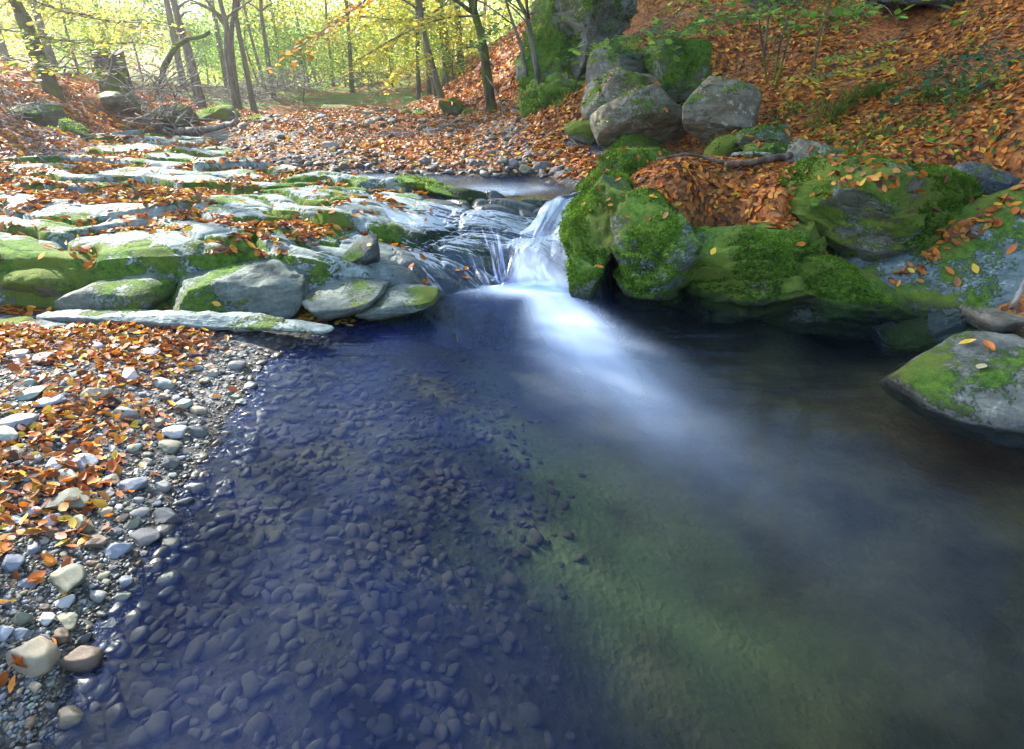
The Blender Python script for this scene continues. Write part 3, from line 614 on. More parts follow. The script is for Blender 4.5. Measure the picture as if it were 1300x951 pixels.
# ------------------------------------------------------------------ pebbles
rgp = np.random.RandomState(4)
PEB = []
for k in range(12):
    q, Fc = rock_shape((1, 1, 1), 200 + k, planes=8 + k % 4, cut=(.5, .88), p=2.4, nz=.08, sub=4 if k else 3, fine=0)
    PEB.append((q, Fc))
PMESH = [mesh('pebble', q, Fc, M['pebble']) for q, Fc in PEB]
COLS = dict(tan=(.30, .25, .16), brown=(.16, .11, .07), olive=(.17, .17, .11), grey=(.22, .22, .20), darkgrey=(.09, .095, .095), blue=(.19, .215, .25), white=(.46, .46, .45), bluewhite=(.33, .355, .39), green=(.22, .27, .22), red=(.22, .11, .08))
PEXP = [(41, 838, 60, 46, 'tan', 'large round tan pebble with a lichen blotch at the bottom left corner'), (94, 827, 54, 36, 'brown', 'dark brown oval pebble right of the big tan pebble at the bottom'),
 (89, 643, 50, 28, 'olive', 'smooth olive pebble, the largest in the middle of the bank'), (105, 667, 38, 24, 'olive', 'olive pebble touching the largest olive pebble from below'), (75, 530, 44, 16, 'bluewhite', 'long pale blue flat pebble lying in the orange leaves'),
 (124, 517, 44, 22, 'tan', 'broad tan pebble right of the long pale blue one'), (123, 456, 30, 14, 'bluewhite', 'pale flat pebble at the top of the leaf bank'), (191, 459, 32, 14, 'bluewhite', 'pale blue pebble in sunlight near the top of the bank'),
 (170, 490, 32, 22, 'white', 'white angular pebble in the brightest leaves'), (207, 492, 34, 16, 'green', 'greenish oval pebble next to the white angular one'), (163, 535, 30, 22, 'grey', 'round grey pebble below the white angular one'),
 (102, 596, 46, 22, 'bluewhite', 'wide blue-white pebble above the greenish flat pebble'), (167, 610, 38, 18, 'blue', 'blue-grey flat pebble in dark gravel'), (220, 545, 36, 18, 'white', 'white flat pebble near the water with sun on it'),
 (213, 562, 34, 18, 'olive', 'olive-grey pebble right under the white flat one'), (212, 581, 26, 22, 'darkgrey', 'round dark grey pebble near the water'), (203, 607, 24, 16, 'grey', 'small grey pebble below the round dark one'),
 (145, 688, 38, 20, 'blue', 'blue-grey ribbed pebble just above the waterline'), (118, 685, 32, 22, 'brown', 'brown pebble left of the blue-grey ribbed pebble'), (82, 735, 58, 34, 'olive', 'big olive pebble with curved ribs close to the waterline'),
 (80, 760, 24, 20, 'white', 'round white pebble under the big ribbed pebble'), (56, 785, 28, 18, 'white', 'pale egg shaped pebble left of the waterline'), (82, 781, 34, 20, 'olive', 'olive pebble right of the pale egg shaped one'),
 (31, 791, 24, 24, 'olive', 'upright olive pebble left of the pale egg shaped one'), (19, 729, 32, 26, 'blue', 'round blue-grey pebble at the left edge'), (41, 744, 30, 14, 'blue', 'small blue pebble beside the round blue-grey one'),
 (10, 815, 30, 18, 'bluewhite', 'pale pebble cut by the left edge above the big tan pebble'), (31, 811, 26, 13, 'blue', 'thin blue-grey pebble above the big tan pebble'), (59, 814, 26, 20, 'darkgrey', 'dark speckled pebble between the two biggest bottom pebbles'),
 (76, 804, 24, 20, 'brown', 'brown pebble above the dark brown oval'), (10, 637, 30, 16, 'green', 'pale green pebble at the left edge'), (46, 659, 24, 16, 'white', 'pinkish white pebble left of the olive pair'), (22, 596, 32, 16, 'tan', 'tan pebble near the left edge in leaves'),
 (15, 579, 40, 20, 'green', 'greenish tan pebble above the tan one at the left edge'), (24, 562, 56, 16, 'blue', 'long blue slate pebble at the left edge'), (44, 525, 42, 16, 'green', 'slate green flat pebble left of the long pale blue one'),
 (31, 474, 28, 12, 'white', 'small pale pebble at the upper left of the leaf bank'), (90, 615, 42, 18, 'green', 'greenish grey flat pebble under the wide blue-white one'), (208, 642, 46, 18, 'darkgrey', 'dark wet pebble at the very edge of the water'),
 (73, 601, 32, 18, 'white', 'whitish pebble left of the wide blue-white one'), (300, 458, 22, 14, 'grey', 'grey pebble near the tip of the gravel'), (66, 478, 36, 16, 'red', 'reddish brown pebble in the upper leaves'), (180, 668, 40, 14, 'darkgrey', 'dark flat pebble half under the water edge'),
 (248, 540, 30, 16, 'darkgrey', 'dark pebble at the water edge beside the white flat one'), (250, 515, 24, 12, 'tan', 'pale tan pebble by the water near the upper gravel'), (230, 511, 26, 12, 'green', 'pale green pebble by the water near the upper gravel')]
placed = []
def put_pebble(x, y, w, d, h, col, label, group, sink=.3, name='pebble'):
    z, N, kd, hl = surface(np.array([x]), np.array([y]))
    i = rgp.randint(12); o = link(name, PMESH[i]); o.scale = (w, d, h); o.rotation_euler = (rgp.uniform(-.2, .2), rgp.uniform(-.2, .2), rgp.uniform(-.5, .5))
    o.location = (x, y, z[0] + h * (.5 - sink)); c = np.array(COLS[col]) * rgp.uniform(.85, 1.15); o.color = (*c, 1)
    tag(o, label, 'pebble', group); placed.append((x, y, max(w, d) / 2))
for u, v, w, h, c, lab in PEXP:
    p = at_z(u, v, .05 if v < 800 else .04); k = ppm(p[1], .1); wm = w * k * 1.05
    put_pebble(p[0], p[1], wm, wm * rgp.uniform(.62, .8), max(h * k * .95, wm * .3), c, lab, 'pebbles on the bank', .3)
NAMES = dict(tan='tan', brown='brown', olive='olive', grey='grey', darkgrey='dark grey', blue='blue-grey', white='whitish', bluewhite='pale blue', green='greenish', red='reddish')
BANK = [(-60, 441), (60, 436), (250, 427), (350, 436), (352, 446), (310, 500), (262, 575), (240, 620), (215, 672), (140, 762), (95, 861), (45, 951), (-60, 951)]
n_ind = len(PEXP); cand = []
while len(cand) < 6500:
    u = rgp.uniform(-60, 370); v = 425 + 520 * rgp.uniform(0, 1) ** 1.0
    if in_poly(np.array([u]), np.array([v]), BANK)[0]: cand.append((u, v))
small = []
shore_px = [(40, 951), (85, 861), (140, 760), (215, 670), (250, 590), (310, 500), (352, 445)]
def d_shore(u, v): return np.interp(v, [q[1] for q in shore_px[::-1]], [q[0] for q in shore_px[::-1]]) - u
for u, v in cand:
    p = at_z(u, v, .05); ds = d_shore(u, v)
    leafy = (ds > 95) and v < 700
    big = rgp.rand() < .42
    w = (rgp.uniform(.028, .058) if big else rgp.uniform(.012, .028)) * (1.15 if v > 600 else 1)
    if leafy and rgp.rand() < .3: continue
    if any((p[0] - a) ** 2 + (p[1] - b) ** 2 < ((r + w / 2) * .86) ** 2 for a, b, r in placed): continue
    c = rgp.choice(['tan', 'brown', 'olive', 'grey', 'darkgrey', 'blue', 'white', 'bluewhite', 'green', 'red'], p=[.10, .09, .15, .19, .17, .11, .03, .07, .07, .02] if not leafy else [.14, .05, .1, .18, .08, .14, .08, .14, .08, .01])
    if w > .028 and n_ind < 298 and u > -10 and v < 900:
        zone = 'among the orange leaves' if leafy else ('at the water edge' if ds < 30 else ('in the upper gravel tip' if v < 520 else ('in the middle gravel' if v < 690 else 'in the lower gravel')))
        sz = 'small' if w < .036 else 'medium'
        lab = f"{sz} {NAMES[c]} pebble lying {zone}"
        put_pebble(p[0], p[1], w, w * rgp.uniform(.6, .9), w * rgp.uniform(.4, .65), c, lab, 'pebbles on the bank'); n_ind += 1
    else:
        small.append((p[0], p[1], w, c)); placed.append((p[0], p[1], w / 2))
def merged_stones(name, xs, ys, ws, cols, sink=.3, seed=1, sub=2, flat=(.4, .65), label=None, dzf=None, stuff=True):
    rg = np.random.RandomState(seed); base = [rock_shape((1, 1, 1), 300 + k, planes=7, cut=(.5, .88), p=2.5, nz=.09, sub=sub, fine=0) for k in range(8)]
    z = terrain_h(xs, ys); VV, FF, CC, o = [], [], [], 0
    for i in range(len(xs)):
        q, Fc = base[rg.randint(8)]; w = ws[i]; dm = np.array([w, w * rg.uniform(.6, .95), w * rg.uniform(*flat)]); a = rg.uniform(0, 6.28); c, s = math.cos(a), math.sin(a)
        t = q * dm; tx = rg.uniform(-.3, .3); t = t @ np.array(Euler((tx, rg.uniform(-.3, .3), a)).to_matrix()).T
        VV.append(t + np.array([xs[i], ys[i], z[i] + dm[2] * (.5 - sink)])); FF.append(Fc + o); o += len(q)
        CC.append(np.tile(np.array(cols[i]) * rg.uniform(.8, 1.2), (len(q), 1)))
    me = mesh(name, np.concatenate(VV), np.concatenate(FF), M['gravel'], dict(col=np.concatenate(CC)))
    ob = link(name, me); 
    if stuff: tag(ob, label, kind='stuff')
    return ob
sm = small
merged_stones('gravel', np.array([s[0] for s in sm]), np.array([s[1] for s in sm]), np.array([s[2] for s in sm]), [COLS[s[3]] for s in sm], .3, 2, 2, label='small mixed pebbles and gravel between the larger pebbles')
rg = np.random.RandomState(18); fu = rg.uniform(-60, 372, 16000); fv = 425 + 500 * rg.uniform(0, 1, 16000); fk = in_poly(fu, fv, [(u + (9 if u > 0 else 0), v) for u, v in BANK]); fu, fv = fu[fk][:8500], fv[fk][:8500]
fp = np.array([at_z(a, b, .05) for a, b in zip(fu, fv)]); fc = list(COLS.values())
merged_stones('gravel', fp[:, 0], fp[:, 1], rg.uniform(.006, .016, len(fp)), [np.array(fc[rg.choice([0, 1, 2, 3, 4, 5, 7, 8])]) * .85 for _ in fp], .2, 13, 1, label='fine grit filling the gaps between the pebbles')
# pebbles under water
rg = np.random.RandomState(8); n = 8000
xs = rg.uniform(-1.8, 1.0, n); ys = rg.uniform(.1, 3.4, n); tz = terrain_h(xs, ys); k = (tz < .0) & (tz > -.40) & (rg.rand(n) < sstep(-.40, -.16, tz)) & (fbm(xyz(xs, ys), 1.5, 2, 3) > -.35)
xs, ys = xs[k], ys[k]; kk = list(COLS.values())
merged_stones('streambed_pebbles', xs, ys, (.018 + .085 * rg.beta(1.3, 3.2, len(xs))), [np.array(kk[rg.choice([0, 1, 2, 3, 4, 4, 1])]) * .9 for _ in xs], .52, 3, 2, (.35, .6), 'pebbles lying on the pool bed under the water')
# gravel bar behind the upper pool
n = 9500; ys = 6.2 + 14 * rg.uniform(0, 1, n) ** 1.7; xs = -1.2 + rg.uniform(-1, 1, n) * (1.4 + .42 * ys)
tz = terrain_h(xs, ys); u, v = proj(xs, ys, tz)
k = (tz > .36) & (tz < .95) & (u > 275) & (u < 725 - (v < 190) * 60) & (v < 226)
xs, ys = xs[k], ys[k]; nn = fbm(xyz(xs, ys), 1., 3, 44); k = nn > -.12 - .5 * (ys < 8.6); xs, ys = xs[k], ys[k]
ws = .03 + .11 * rg.rand(len(xs)) ** 3 * (1 + ys * .03); ws = np.where(ys > 10, ws * 1.3, ws)
merged_stones('gravel', xs, ys, ws, [np.array(kk[rg.choice([1, 2, 3, 4, 5, 3, 4])]) * np.array([.55, .48, .40]) for _ in xs], .4, 5, 2, (.35, .7), label='stones and gravel of the bar behind the upper pool')
# larger stones on the bar, each its own thing
lab_s = ['near the upper pool', 'in the middle of the gravel bar', 'at the far end of the gravel bar']
bx = [(420, 190, 26), (445, 183, 22), (540, 215, 22), (600, 208, 20), (622, 200, 24), (650, 205, 20), (668, 212, 26), (690, 214, 24), (712, 205, 26), (700, 196, 22), (724, 190, 16), (725, 212, 22), (705, 222, 24), (640, 172, 24), (625, 168, 14), (652, 176, 16),
      (610, 180, 16), (570, 176, 18), (545, 164, 20), (560, 160, 14), (470, 170, 16), (395, 172, 18), (360, 180, 18), (340, 190, 16), (500, 205, 16), (520, 190, 14), (480, 198, 14), (455, 205, 18), (390, 205, 16), (590, 152, 16), (440, 155, 18), (465, 150, 20), (410, 150, 20), (680, 160, 14), (590, 196, 14), (560, 205, 14)]
for i, (u, v, w) in enumerate(bx):
    z = .42 + (215 - v) * .003; p = at_z(u, v, z)
    z_ = terrain_h(np.array([p[0]]), np.array([p[1]]))[0]; p = at_z(u, v, max(.38, z_)); wm = w * ppm(p[1]) * .8
    c = ['grey', 'olive', 'darkgrey', 'darkgrey', 'brown'][i % 5]
    zone = lab_s[0] if v > 200 else (lab_s[1] if v > 165 else lab_s[2])
    side = 'left' if u < 480 else ('middle' if u < 620 else 'right')
    put_pebble(p[0], p[1], wm, wm * .7, wm * rgp.uniform(.45, .7), c, f"{NAMES[c]} stone {zone}, {side} part", 'stones on the gravel bar', .2, 'stone')

# ------------------------------------------------------------------ leaves
LEAF = np.array([[0, -.5, 0], [.2, -.28, .05], [.27, .02, .07], [.17, .3, .04], [0, .52, -.04], [-.17, .3, .04], [-.27, .02, .07], [-.2, -.28, .05], [0, 0, -.01]])
LF = np.array([[8, 0, 1], [8, 1, 2], [8, 2, 3], [8, 3, 4], [8, 4, 5], [8, 5, 6], [8, 6, 7], [8, 7, 0]])
PAL = np.array([(.52, .16, .018), (.58, .22, .02), (.36, .09, .014), (.22, .065, .02), (.58, .26, .04), (.60, .36, .04), (.13, .05, .025), (.40, .18, .06), (.50, .13, .015), (.28, .09, .025)])
PALP = np.array([.17, .16, .15, .13, .09, .03, .09, .07, .07, .04])
def frames(N, rg, tilt):
    n = len(N); N = N + rg.normal(size=(n, 3)) * tilt; N /= np.linalg.norm(N, axis=1)[:, None]
    a = rg.normal(size=(n, 3)); T = a - (a * N).sum(1)[:, None] * N; T /= np.linalg.norm(T, axis=1)[:, None]
    return np.cross(T, N), T, N
def leaves_mesh(name, Pt, N, size, cols, mat, rg, tilt=.3, wide=1., low=False, curl=1.):
    Lx, Ly, Lz = frames(np.array(N, float), rg, tilt)
    base = (LEAF if not low else np.array([[0, -.5, 0], [.28, 0, .05], [0, .5, 0], [-.28, 0, .05]])) * np.array([wide, 1, 1])
    n, m = len(Pt), len(base); cz = rg.uniform(-.5, 3.2, n) * curl
    V = Pt[:, None] + size[:, None, None] * (base[None, :, 0, None] * Lx[:, None] * rg.uniform(.8, 1.15, n)[:, None, None] + base[None, :, 1, None] * Ly[:, None]
        + (base[None, :, 2] * cz[:, None] + (base[None, :, 1] ** 2) * (cz[:, None] * .25))[..., None] * Lz[:, None])
    Fb = LF if not low else np.array([[0, 1, 2, 3]])
    Fc = (Fb[None] + (np.arange(n) * m)[:, None, None]).reshape(-1, Fb.shape[1])
    return mesh(name, V.reshape(-1, 3), Fc, mat, dict(col=np.repeat(cols, m, 0)), smooth=True)
def litter_cols(n, rg, yellow=.04, dark=1.):
    c = PAL[rg.choice(len(PAL), n, p=PALP / PALP.sum())] * rg.uniform(.5, 1.25, (n, 1)) * dark
    y = rg.rand(n) < yellow; c[y] = np.array([.62, .42, .04]) * rg.uniform(.8, 1.1, (y.sum(), 1)); return c
def litter(name, n, xr, yr, dens, size, seed, label, lift=.008, tilt=.3, yellow=.03, ypow=1., dark=1.):
    rg = np.random.RandomState(seed); ys = yr[0] + (yr[1] - yr[0]) * rg.rand(n) ** ypow
    xs = xr[0] + (xr[1] - xr[0]) * rg.rand(n)
    if callable(dens):
        t0 = terrain_h(xs, ys); uu, vv = proj(xs, ys, t0); k = (uu > (-150 if seed != 29 else -9e9)) & (uu < 1450) & (vv > -260); xs, ys = xs[k], ys[k]
    z, N, kd, hol = surface(xs, ys); u, v = proj(xs, ys, z)
    d = dens(xs, ys, z, u, v, N, kd, hol, rg); k = rg.rand(len(xs)) < d
    xs, ys, z, N = xs[k], ys[k], z[k], N[k]; m = len(xs)
    Pt = np.c_[xs, ys, z] + N * (lift * rg.uniform(.4, 1.8, m))[:, None]
    sz = size * (.5 + .9 * rg.beta(2, 2, m)) * (1 + np.maximum(ys - 6, 0) * .05)
    me = leaves_mesh(name, Pt, N, sz, litter_cols(m, rg, yellow, dark), M['litter'], rg, tilt)
    print(name, m); return tag(link(name, me), label, kind='stuff')
def d_slope(x, y, z, u, v, N, kd, hol, rg):
    nz = fbm(xyz(x, y, 0), .8, 3, 61)
    d = np.where(z > .42, 1., 0.) * (x > .2)
    d *= np.where(kd == 2, .03 + .12 * sstep(.75, .97, N[:, 2]), 1.0)
    d *= np.where(kd == 1, 0, 1)
    pile = ((u > 1040) & (u < 1120) & (v > 222) & (v < 252)) | ((u > 1110) & (u < 1150) & (v > 225) & (v < 240)) | ((u > 820) & (u < 1010) & (v > 205) & (v < 292) & (v < 250 + (u - 820) * .3))
    d = np.where(pile, 1., d)
    gully = in_poly(u, v, [(1130, 345), (1180, 300), (1230, 280), (1310, 225), (1310, 268), (1200, 318), (1165, 350)])
    d = np.where(gully, 1, d)
    fl = in_poly(u, v, [(1120, 345), (1160, 335), (1165, 350), (1130, 365)]); d = np.where(fl, .8, d)
    n3 = fbm(xyz(x, y, 0), 2.3, 3, 68)
    return d * (.10 + .90 * sstep(-.42, -.12, nz)) * (.25 + .75 * sstep(-.42, -.2, n3))
litter('leaf_litter', 92000, (0, 9), (2.6, 12.5), d_slope, .062, 21, 'orange-brown beech leaf litter covering the right hand slope', ypow=1.25, tilt=.34)
def d_ledge(x, y, z, u, v, N, kd, hol, rg):
    nz = fbm(xyz(x, y), 1.1, 3, 62)
    d = np.where(kd == 1, sstep(.50, .72, hol + .9 * nz + .15) * (N[:, 2] > .74) * sstep(-.55, -.95, x) + .006, 0)
    d = np.where((x > -1.3) & (z < .1) & (kd == 1), .05, d)
    cor = in_poly(u, v, [(-40, 400), (60, 375), (140, 372), (250, 388), (330, 392), (330, 398), (120, 396), (20, 402)])
    return np.where(cor & (kd == 0), .9, d)
litter('leaf_litter', 60000, (-6, -.3), (2.7, 8.8), d_ledge, .062, 22, 'orange leaves gathered in the hollows of the bedrock ledge', tilt=.3, yellow=.04)
def d_bank(x, y, z, u, v, N, kd, hol, rg):
    ds = np.interp(v, [q[1] for q in shore_px[::-1]], [q[0] for q in shore_px[::-1]]) - u
    nz = fbm(xyz(x, y), 3.0, 3, 63)
    d = sstep(45, 160, ds) * (.25 + .75 * sstep(-.25, .15, nz)) * (1 - .75 * sstep(600, 740, v))
    d = np.maximum(d, sstep(470, 445, v + 14 * nz) * sstep(285, 215, u + 30 * nz))
    return np.where((z > .01) & (kd == 0) & (v > 415), d * .62 + .02 * (z > .005), 0)
litter('leaf_litter', 26000, (-3.2, -.5), (.3, 3.1), d_bank, .041, 23, 'bright orange dry leaves on the pebble bank', lift=.016, tilt=.42, yellow=.07)
def d_side(x, y, z, u, v, N, kd, hol, rg): return np.where((z > .04) & (kd == 0) & (u <= -40), .8, 0)
rgs = np.random.RandomState(66); _x = rgs.uniform(-5, -.6, 1600); _y = rgs.uniform(-1.6, 2.9, 1600); _u, _v = proj(_x, _y, _x * 0 + .05); _z = terrain_h(_x, _y)
_k = ((_u < -62) | (_y < .75)) & (_z > .0) & ~((_u > -60) & (_v < 951)); merged_stones('gravel', _x[_k], _y[_k], rgs.uniform(.02, .07, _k.sum()), [COLS[rgs.choice(list(COLS))] for _ in range(_k.sum())], .35, 12, 2, label='pebbles and gravel of the bank left of the picture')
litter('leaf_litter', 26000, (-5.5, -.5), (-1.8, 3.2), lambda *a: d_side(*a), .05, 29, 'orange leaves on the bank left of the picture', lift=.012, tilt=.4, yellow=.06)
def d_bar(x, y, z, u, v, N, kd, hol, rg):
    nz = fbm(xyz(x, y), .7, 3, 64)
    return np.where((z > .385) & (kd == 0) & (u < 760) , (.30 + .60 * sstep(-.2, .2, nz)) * (1 - .5 * sstep(185, 205, v)), 0)
litter('leaf_litter', 60000, (-9, 3), (5.8, 20), d_bar, .066, 24, 'brown leaves between the stones of the gravel bar', lift=.02, ypow=1.6, dark=.85)
def d_left(x, y, z, u, v, N, kd, hol, rg): return np.where((z > .45) & (kd == 0) & (u < 330), .75, 0)
litter('leaf_litter', 22000, (-16, -3), (5.6, 20), d_left, .09, 25, 'pale dry leaves on the left hand bank', ypow=1.2, dark=1.35)
def d_far(x, y, z, u, v, N, kd, hol, rg): return np.where((z > .8) & (u > 520), .9, 0)
litter('leaf_litter', 26000, (-3, 14), (12, 42), d_far, .14, 26, 'orange leaves on the far right slope', ypow=1.4)
# leaves floating at the ledge foot
rg = np.random.RandomState(5); n = 420
uu = rg.uniform(290, 450, n); vv = 400 + rg.normal(size=n) * 7 - (uu - 370) * .05; Pt = np.array([at_z(a, b, .004) for a, b in zip(uu, vv)])
tag(link('leaf_litter', leaves_mesh('leaf_litter', Pt, np.tile([0, 0, 1.], (n, 1)), rg.uniform(.035, .06, n), litter_cols(n, rg, .45), M['litter'], rg, .05, curl=.2)), 'yellow leaves floating at the foot of the ledge', kind='stuff')

def single_leaf(u, v, size, col, label, y=None, group='single fallen leaves on the rocks'):
    r = Vector(ray(u, v)).normalized(); best = None
    h = BV.ray_cast(Vector((0, 0, CAMZ)), r)
    s = np.arange(1, 14, .01); P3 = np.array([0, 0, CAMZ]) + np.array(r)[None] * s[:, None]
    g = np.maximum(terrain_h(P3[:, 0], P3[:, 1]), np.where((P3[:, 1] > 2.7) & (P3[:, 1] < 9) & (P3[:, 0] < 1.4), ledge_h(P3[:, 0], P3[:, 1])[0], -9)); g = np.maximum(g, 0)
    i = np.argmax(P3[:, 2] < g); ds = s[i] if (P3[:, 2] < g).any() else 99
    if h[0] is not None and h[3] < ds: p, N = h[0], h[1]
    else: p, N = Vector(P3[i]), Vector((0, 0, 1))
    if N.z < 0: N = -N
    rg = np.random.RandomState(int(u * 7 + v)); me = leaves_mesh('fallen_leaf', np.zeros((1, 3)), [N[:]], np.array([size]), np.array([col]), M['litter'], rg, .12)
    o = link('fallen_leaf', me); o.location = p + N * .012; tag(o, label, 'leaf', group)
YL, OR, BR, PA = (.65, .42, .04), (.52, .16, .03), (.33, .13, .05), (.50, .42, .25)
for a in [(1229, 438, .07, YL, 'yellow leaf on top of the pale grey boulder in the pool'), (1256, 443, .075, OR, 'orange leaf right of the yellow one on the grey boulder'), (1245, 468, .085, PA, 'pale tan leaf low on the grey boulder in the pool'),
          (1238, 342, .07, YL, 'bright yellow leaf lying on the tilted slab'), (1284, 317, .08, OR, 'orange leaf near the upper end of the tilted slab'), (1213, 360, .07, BR, 'red-brown leaf at the lower left of the tilted slab'), (1204, 345, .07, OR, 'orange leaf left of the yellow one on the tilted slab'),
          (1168, 357, .05, BR, 'small brown leaf at the bottom of the tilted slab'), (760, 340, .06, OR, 'red leaf caught between the two boulders beside the falls'), (905, 320, .06, YL, 'yellow leaf on the edge between the round boulder and the long one'),
          (855, 245, .06, BR, 'brown leaf on the bare streak of the green boulder'), (845, 275, .06, BR, 'brown leaf high on the round green boulder'), (1045, 322, .08, OR, 'orange leaf on the shoulder of the long mossy boulder'), (1015, 312, .07, OR, 'brown-orange leaf near the top of the long mossy boulder'),
          (905, 130, .09, PA, 'pale leaf on the flat topped grey boulder'), (918, 142, .08, OR, 'orange leaf on the flat topped grey boulder'), (275, 385, .05, YL, 'yellow leaf at the corner of the wedge block'), (325, 318, .06, OR, 'orange leaf on a ledge plate'), (295, 325, .05, YL, 'yellow leaf in a ledge crack'),
          (407, 322, .07, PA, 'cream coloured leaf on the ledge beside the cascade'), (470, 312, .05, YL, 'yellow leaf on wet rock beside the cascade'), (496, 253, .06, OR, 'orange leaf on the wet lip of the ledge'), (265, 245, .06, OR, 'orange leaf on the upper part of the ledge'), (645, 262, .05, YL, 'yellow leaf stuck to the dark lip rock')]:
    single_leaf(*a)

# ------------------------------------------------------------------ wood: tubes
def tube(pts, rad, seg=8, rg=None, wob=.08):
    pts = np.array(pts, float); n = len(pts); rad = np.array(rad, float) if np.ndim(rad) else np.full(n, rad)
    T = np.gradient(pts, axis=0); T /= np.linalg.norm(T, axis=1)[:, None] + 1e-9
    up = np.array([.31, .2, .93]) if abs(T[0][2]) < .8 else np.array([1, .1, 0.]); V = []
    for i in range(n):
        a = np.cross(T[i], up); a /= np.linalg.norm(a); b = np.cross(T[i], a); th = np.arange(seg) / seg * 2 * math.pi
        rr = rad[i] * (1 + (wob * np.sin(th * 3 + i * .7) if rg is None else rg.normal(size=seg) * wob))
        V.append(pts[i] + (np.cos(th) * rr)[:, None] * a + (np.sin(th) * rr)[:, None] * b)
    V = np.concatenate(V); Fc = []
    for i in range(n - 1):
        for j in range(seg):
            k = (j + 1) % seg; Fc.append([i * seg + j, i * seg + k, (i + 1) * seg + k, (i + 1) * seg + j])
    # close the ends with a degenerate fan (kept as quads)
    V = np.concatenate([V, pts[:1], pts[-1:]]); c0, c1 = n * seg, n * seg + 1
    for j in range(0, seg, 2):
        Fc.append([c0, (j + 2) % seg, (j + 1) % seg, j]); q = (n - 1) * seg; Fc.append([c1, q + j, q + (j + 1) % seg, q + (j + 2) % seg])
    return V, np.array(Fc)
def join(parts):
    V, Fc, o = [], [], 0
    for v, f in parts: V.append(v); Fc.append(f + o); o += len(v)
    return np.concatenate(V), np.concatenate(Fc)
def smooth_path(ctrl, n, rg=None, wob=0):
    c = np.array(ctrl, float); s = np.linspace(0, len(c) - 1, n); out = np.zeros((n, 3))
    for i, t in enumerate(s):
        k = min(int(t), len(c) - 2); f = t - k; p0, p1, p2, p3 = c[max(k - 1, 0)], c[k], c[k + 1], c[min(k + 2, len(c) - 1)]
        out[i] = .5 * ((2 * p1) + (-p0 + p2) * f + (2 * p0 - 5 * p1 + 4 * p2 - p3) * f * f + (-p0 + 3 * p1 - 3 * p2 + p3) * f ** 3)
    if rg is not None: out += rg.normal(size=(n, 3)) * wob
    return out
LG = {'green': [(.16, .30, .04), (.24, .40, .06), (.10, .22, .03)], 'yellow': [(.58, .56, .08), (.70, .55, .06), (.44, .50, .07)], 'mix': [(.32, .46, .06), (.54, .55, .08), (.20, .34, .05), (.62, .50, .05)], 'orange': [(.50, .24, .02), (.55, .34, .03), (.35, .16, .02)], 'dark': [(.05, .11, .02), (.08, .15, .02)], 'bluegreen': [(.03, .14, .06), (.05, .20, .08)]}
def leaf_cloud(cent, rad, ncl, per, size, pal, rg, clump=.35, flat=.5):
    c = rg.normal(size=(ncl, 3)); c /= np.linalg.norm(c, axis=1)[:, None]; c = c * (rg.rand(ncl, 1) ** .45) * np.array(rad) + np.array(cent)
    Pt = (c[:, None] + rg.normal(size=(ncl, per, 3)) * np.array([clump, clump, clump * flat])).reshape(-1, 3); n = len(Pt)
    pc = np.array(LG[pal]); base = np.repeat(pc[rg.choice(len(pc), ncl)] * rg.uniform(.7, 1.25, (ncl, 1)), per, 0)
    cols = base * rg.uniform(.75, 1.25, (n, 1)); N = rg.normal(size=(n, 3)) * .55 + np.array([0, 0, 1.])
    return Pt, N, rg.uniform(.6, 1.2, n) * size, cols
def tree_mesh(h, r, seed, lean=(0, 0), crown=None, pal='mix', ncl=90, per=30, lsize=.1, clump=.4, mat='bark', branches=9, crownr=(2, 2, 2), bend=.15):
    rg = np.random.RandomState(seed)
    pts = smooth_path([(0, 0, -.4), (lean[0] * .3 + rg.normal() * bend, lean[1] * .3, h * .33), (lean[0] * .65 + rg.normal() * bend, lean[1] * .65 + rg.normal() * bend, h * .66), (lean[0], lean[1], h)], 16)
    parts = [tube(pts, r * (1 - .8 * np.linspace(0, 1, 16)) * (1 + .5 * np.exp(-np.linspace(0, 1, 16) * 14)), 10, rg, .05)]
    for k in range(branches):
        i = rg.randint(5, 15); a = rg.uniform(0, 6.28); L = rg.uniform(.5, 1) * crownr[0] * .8; p = pts[i]
        parts.append(tube(smooth_path([p, p + np.array([math.cos(a) * L * .5, math.sin(a) * L * .5, L * .35]), p + np.array([math.cos(a) * L, math.sin(a) * L, L * .5])], 6), np.linspace(r * .3, r * .06, 6), 5, rg, .05))
    V, Fc = join(parts); tm = mesh('trunk', V, Fc, M[mat])
    c = crown if crown is not None else (lean[0], lean[1], h * .8)
    q = leaf_cloud(c, crownr, ncl, per, lsize, pal, rg, clump)
    return tm, leaves_mesh('crown', *q, M['leaf'], rg, .3, 1.1, low=True)
def plant_tree(name, loc, meshes, label, group=None, rz=0, sc=1, cat='tree'):
    e = empty(name, loc, rz); e.scale = (sc, sc, sc); tag(e, label, cat, group)
    link('trunk', meshes[0], e); link('crown', meshes[1], e); return e
def gz(x, y): return float(terrain_h(np.array([float(x)]), np.array([float(y)]))[0])
def ground_at(u, y, v=120):
    x = at_y(u, v, y)[0]; return (x, y, gz(x, y))

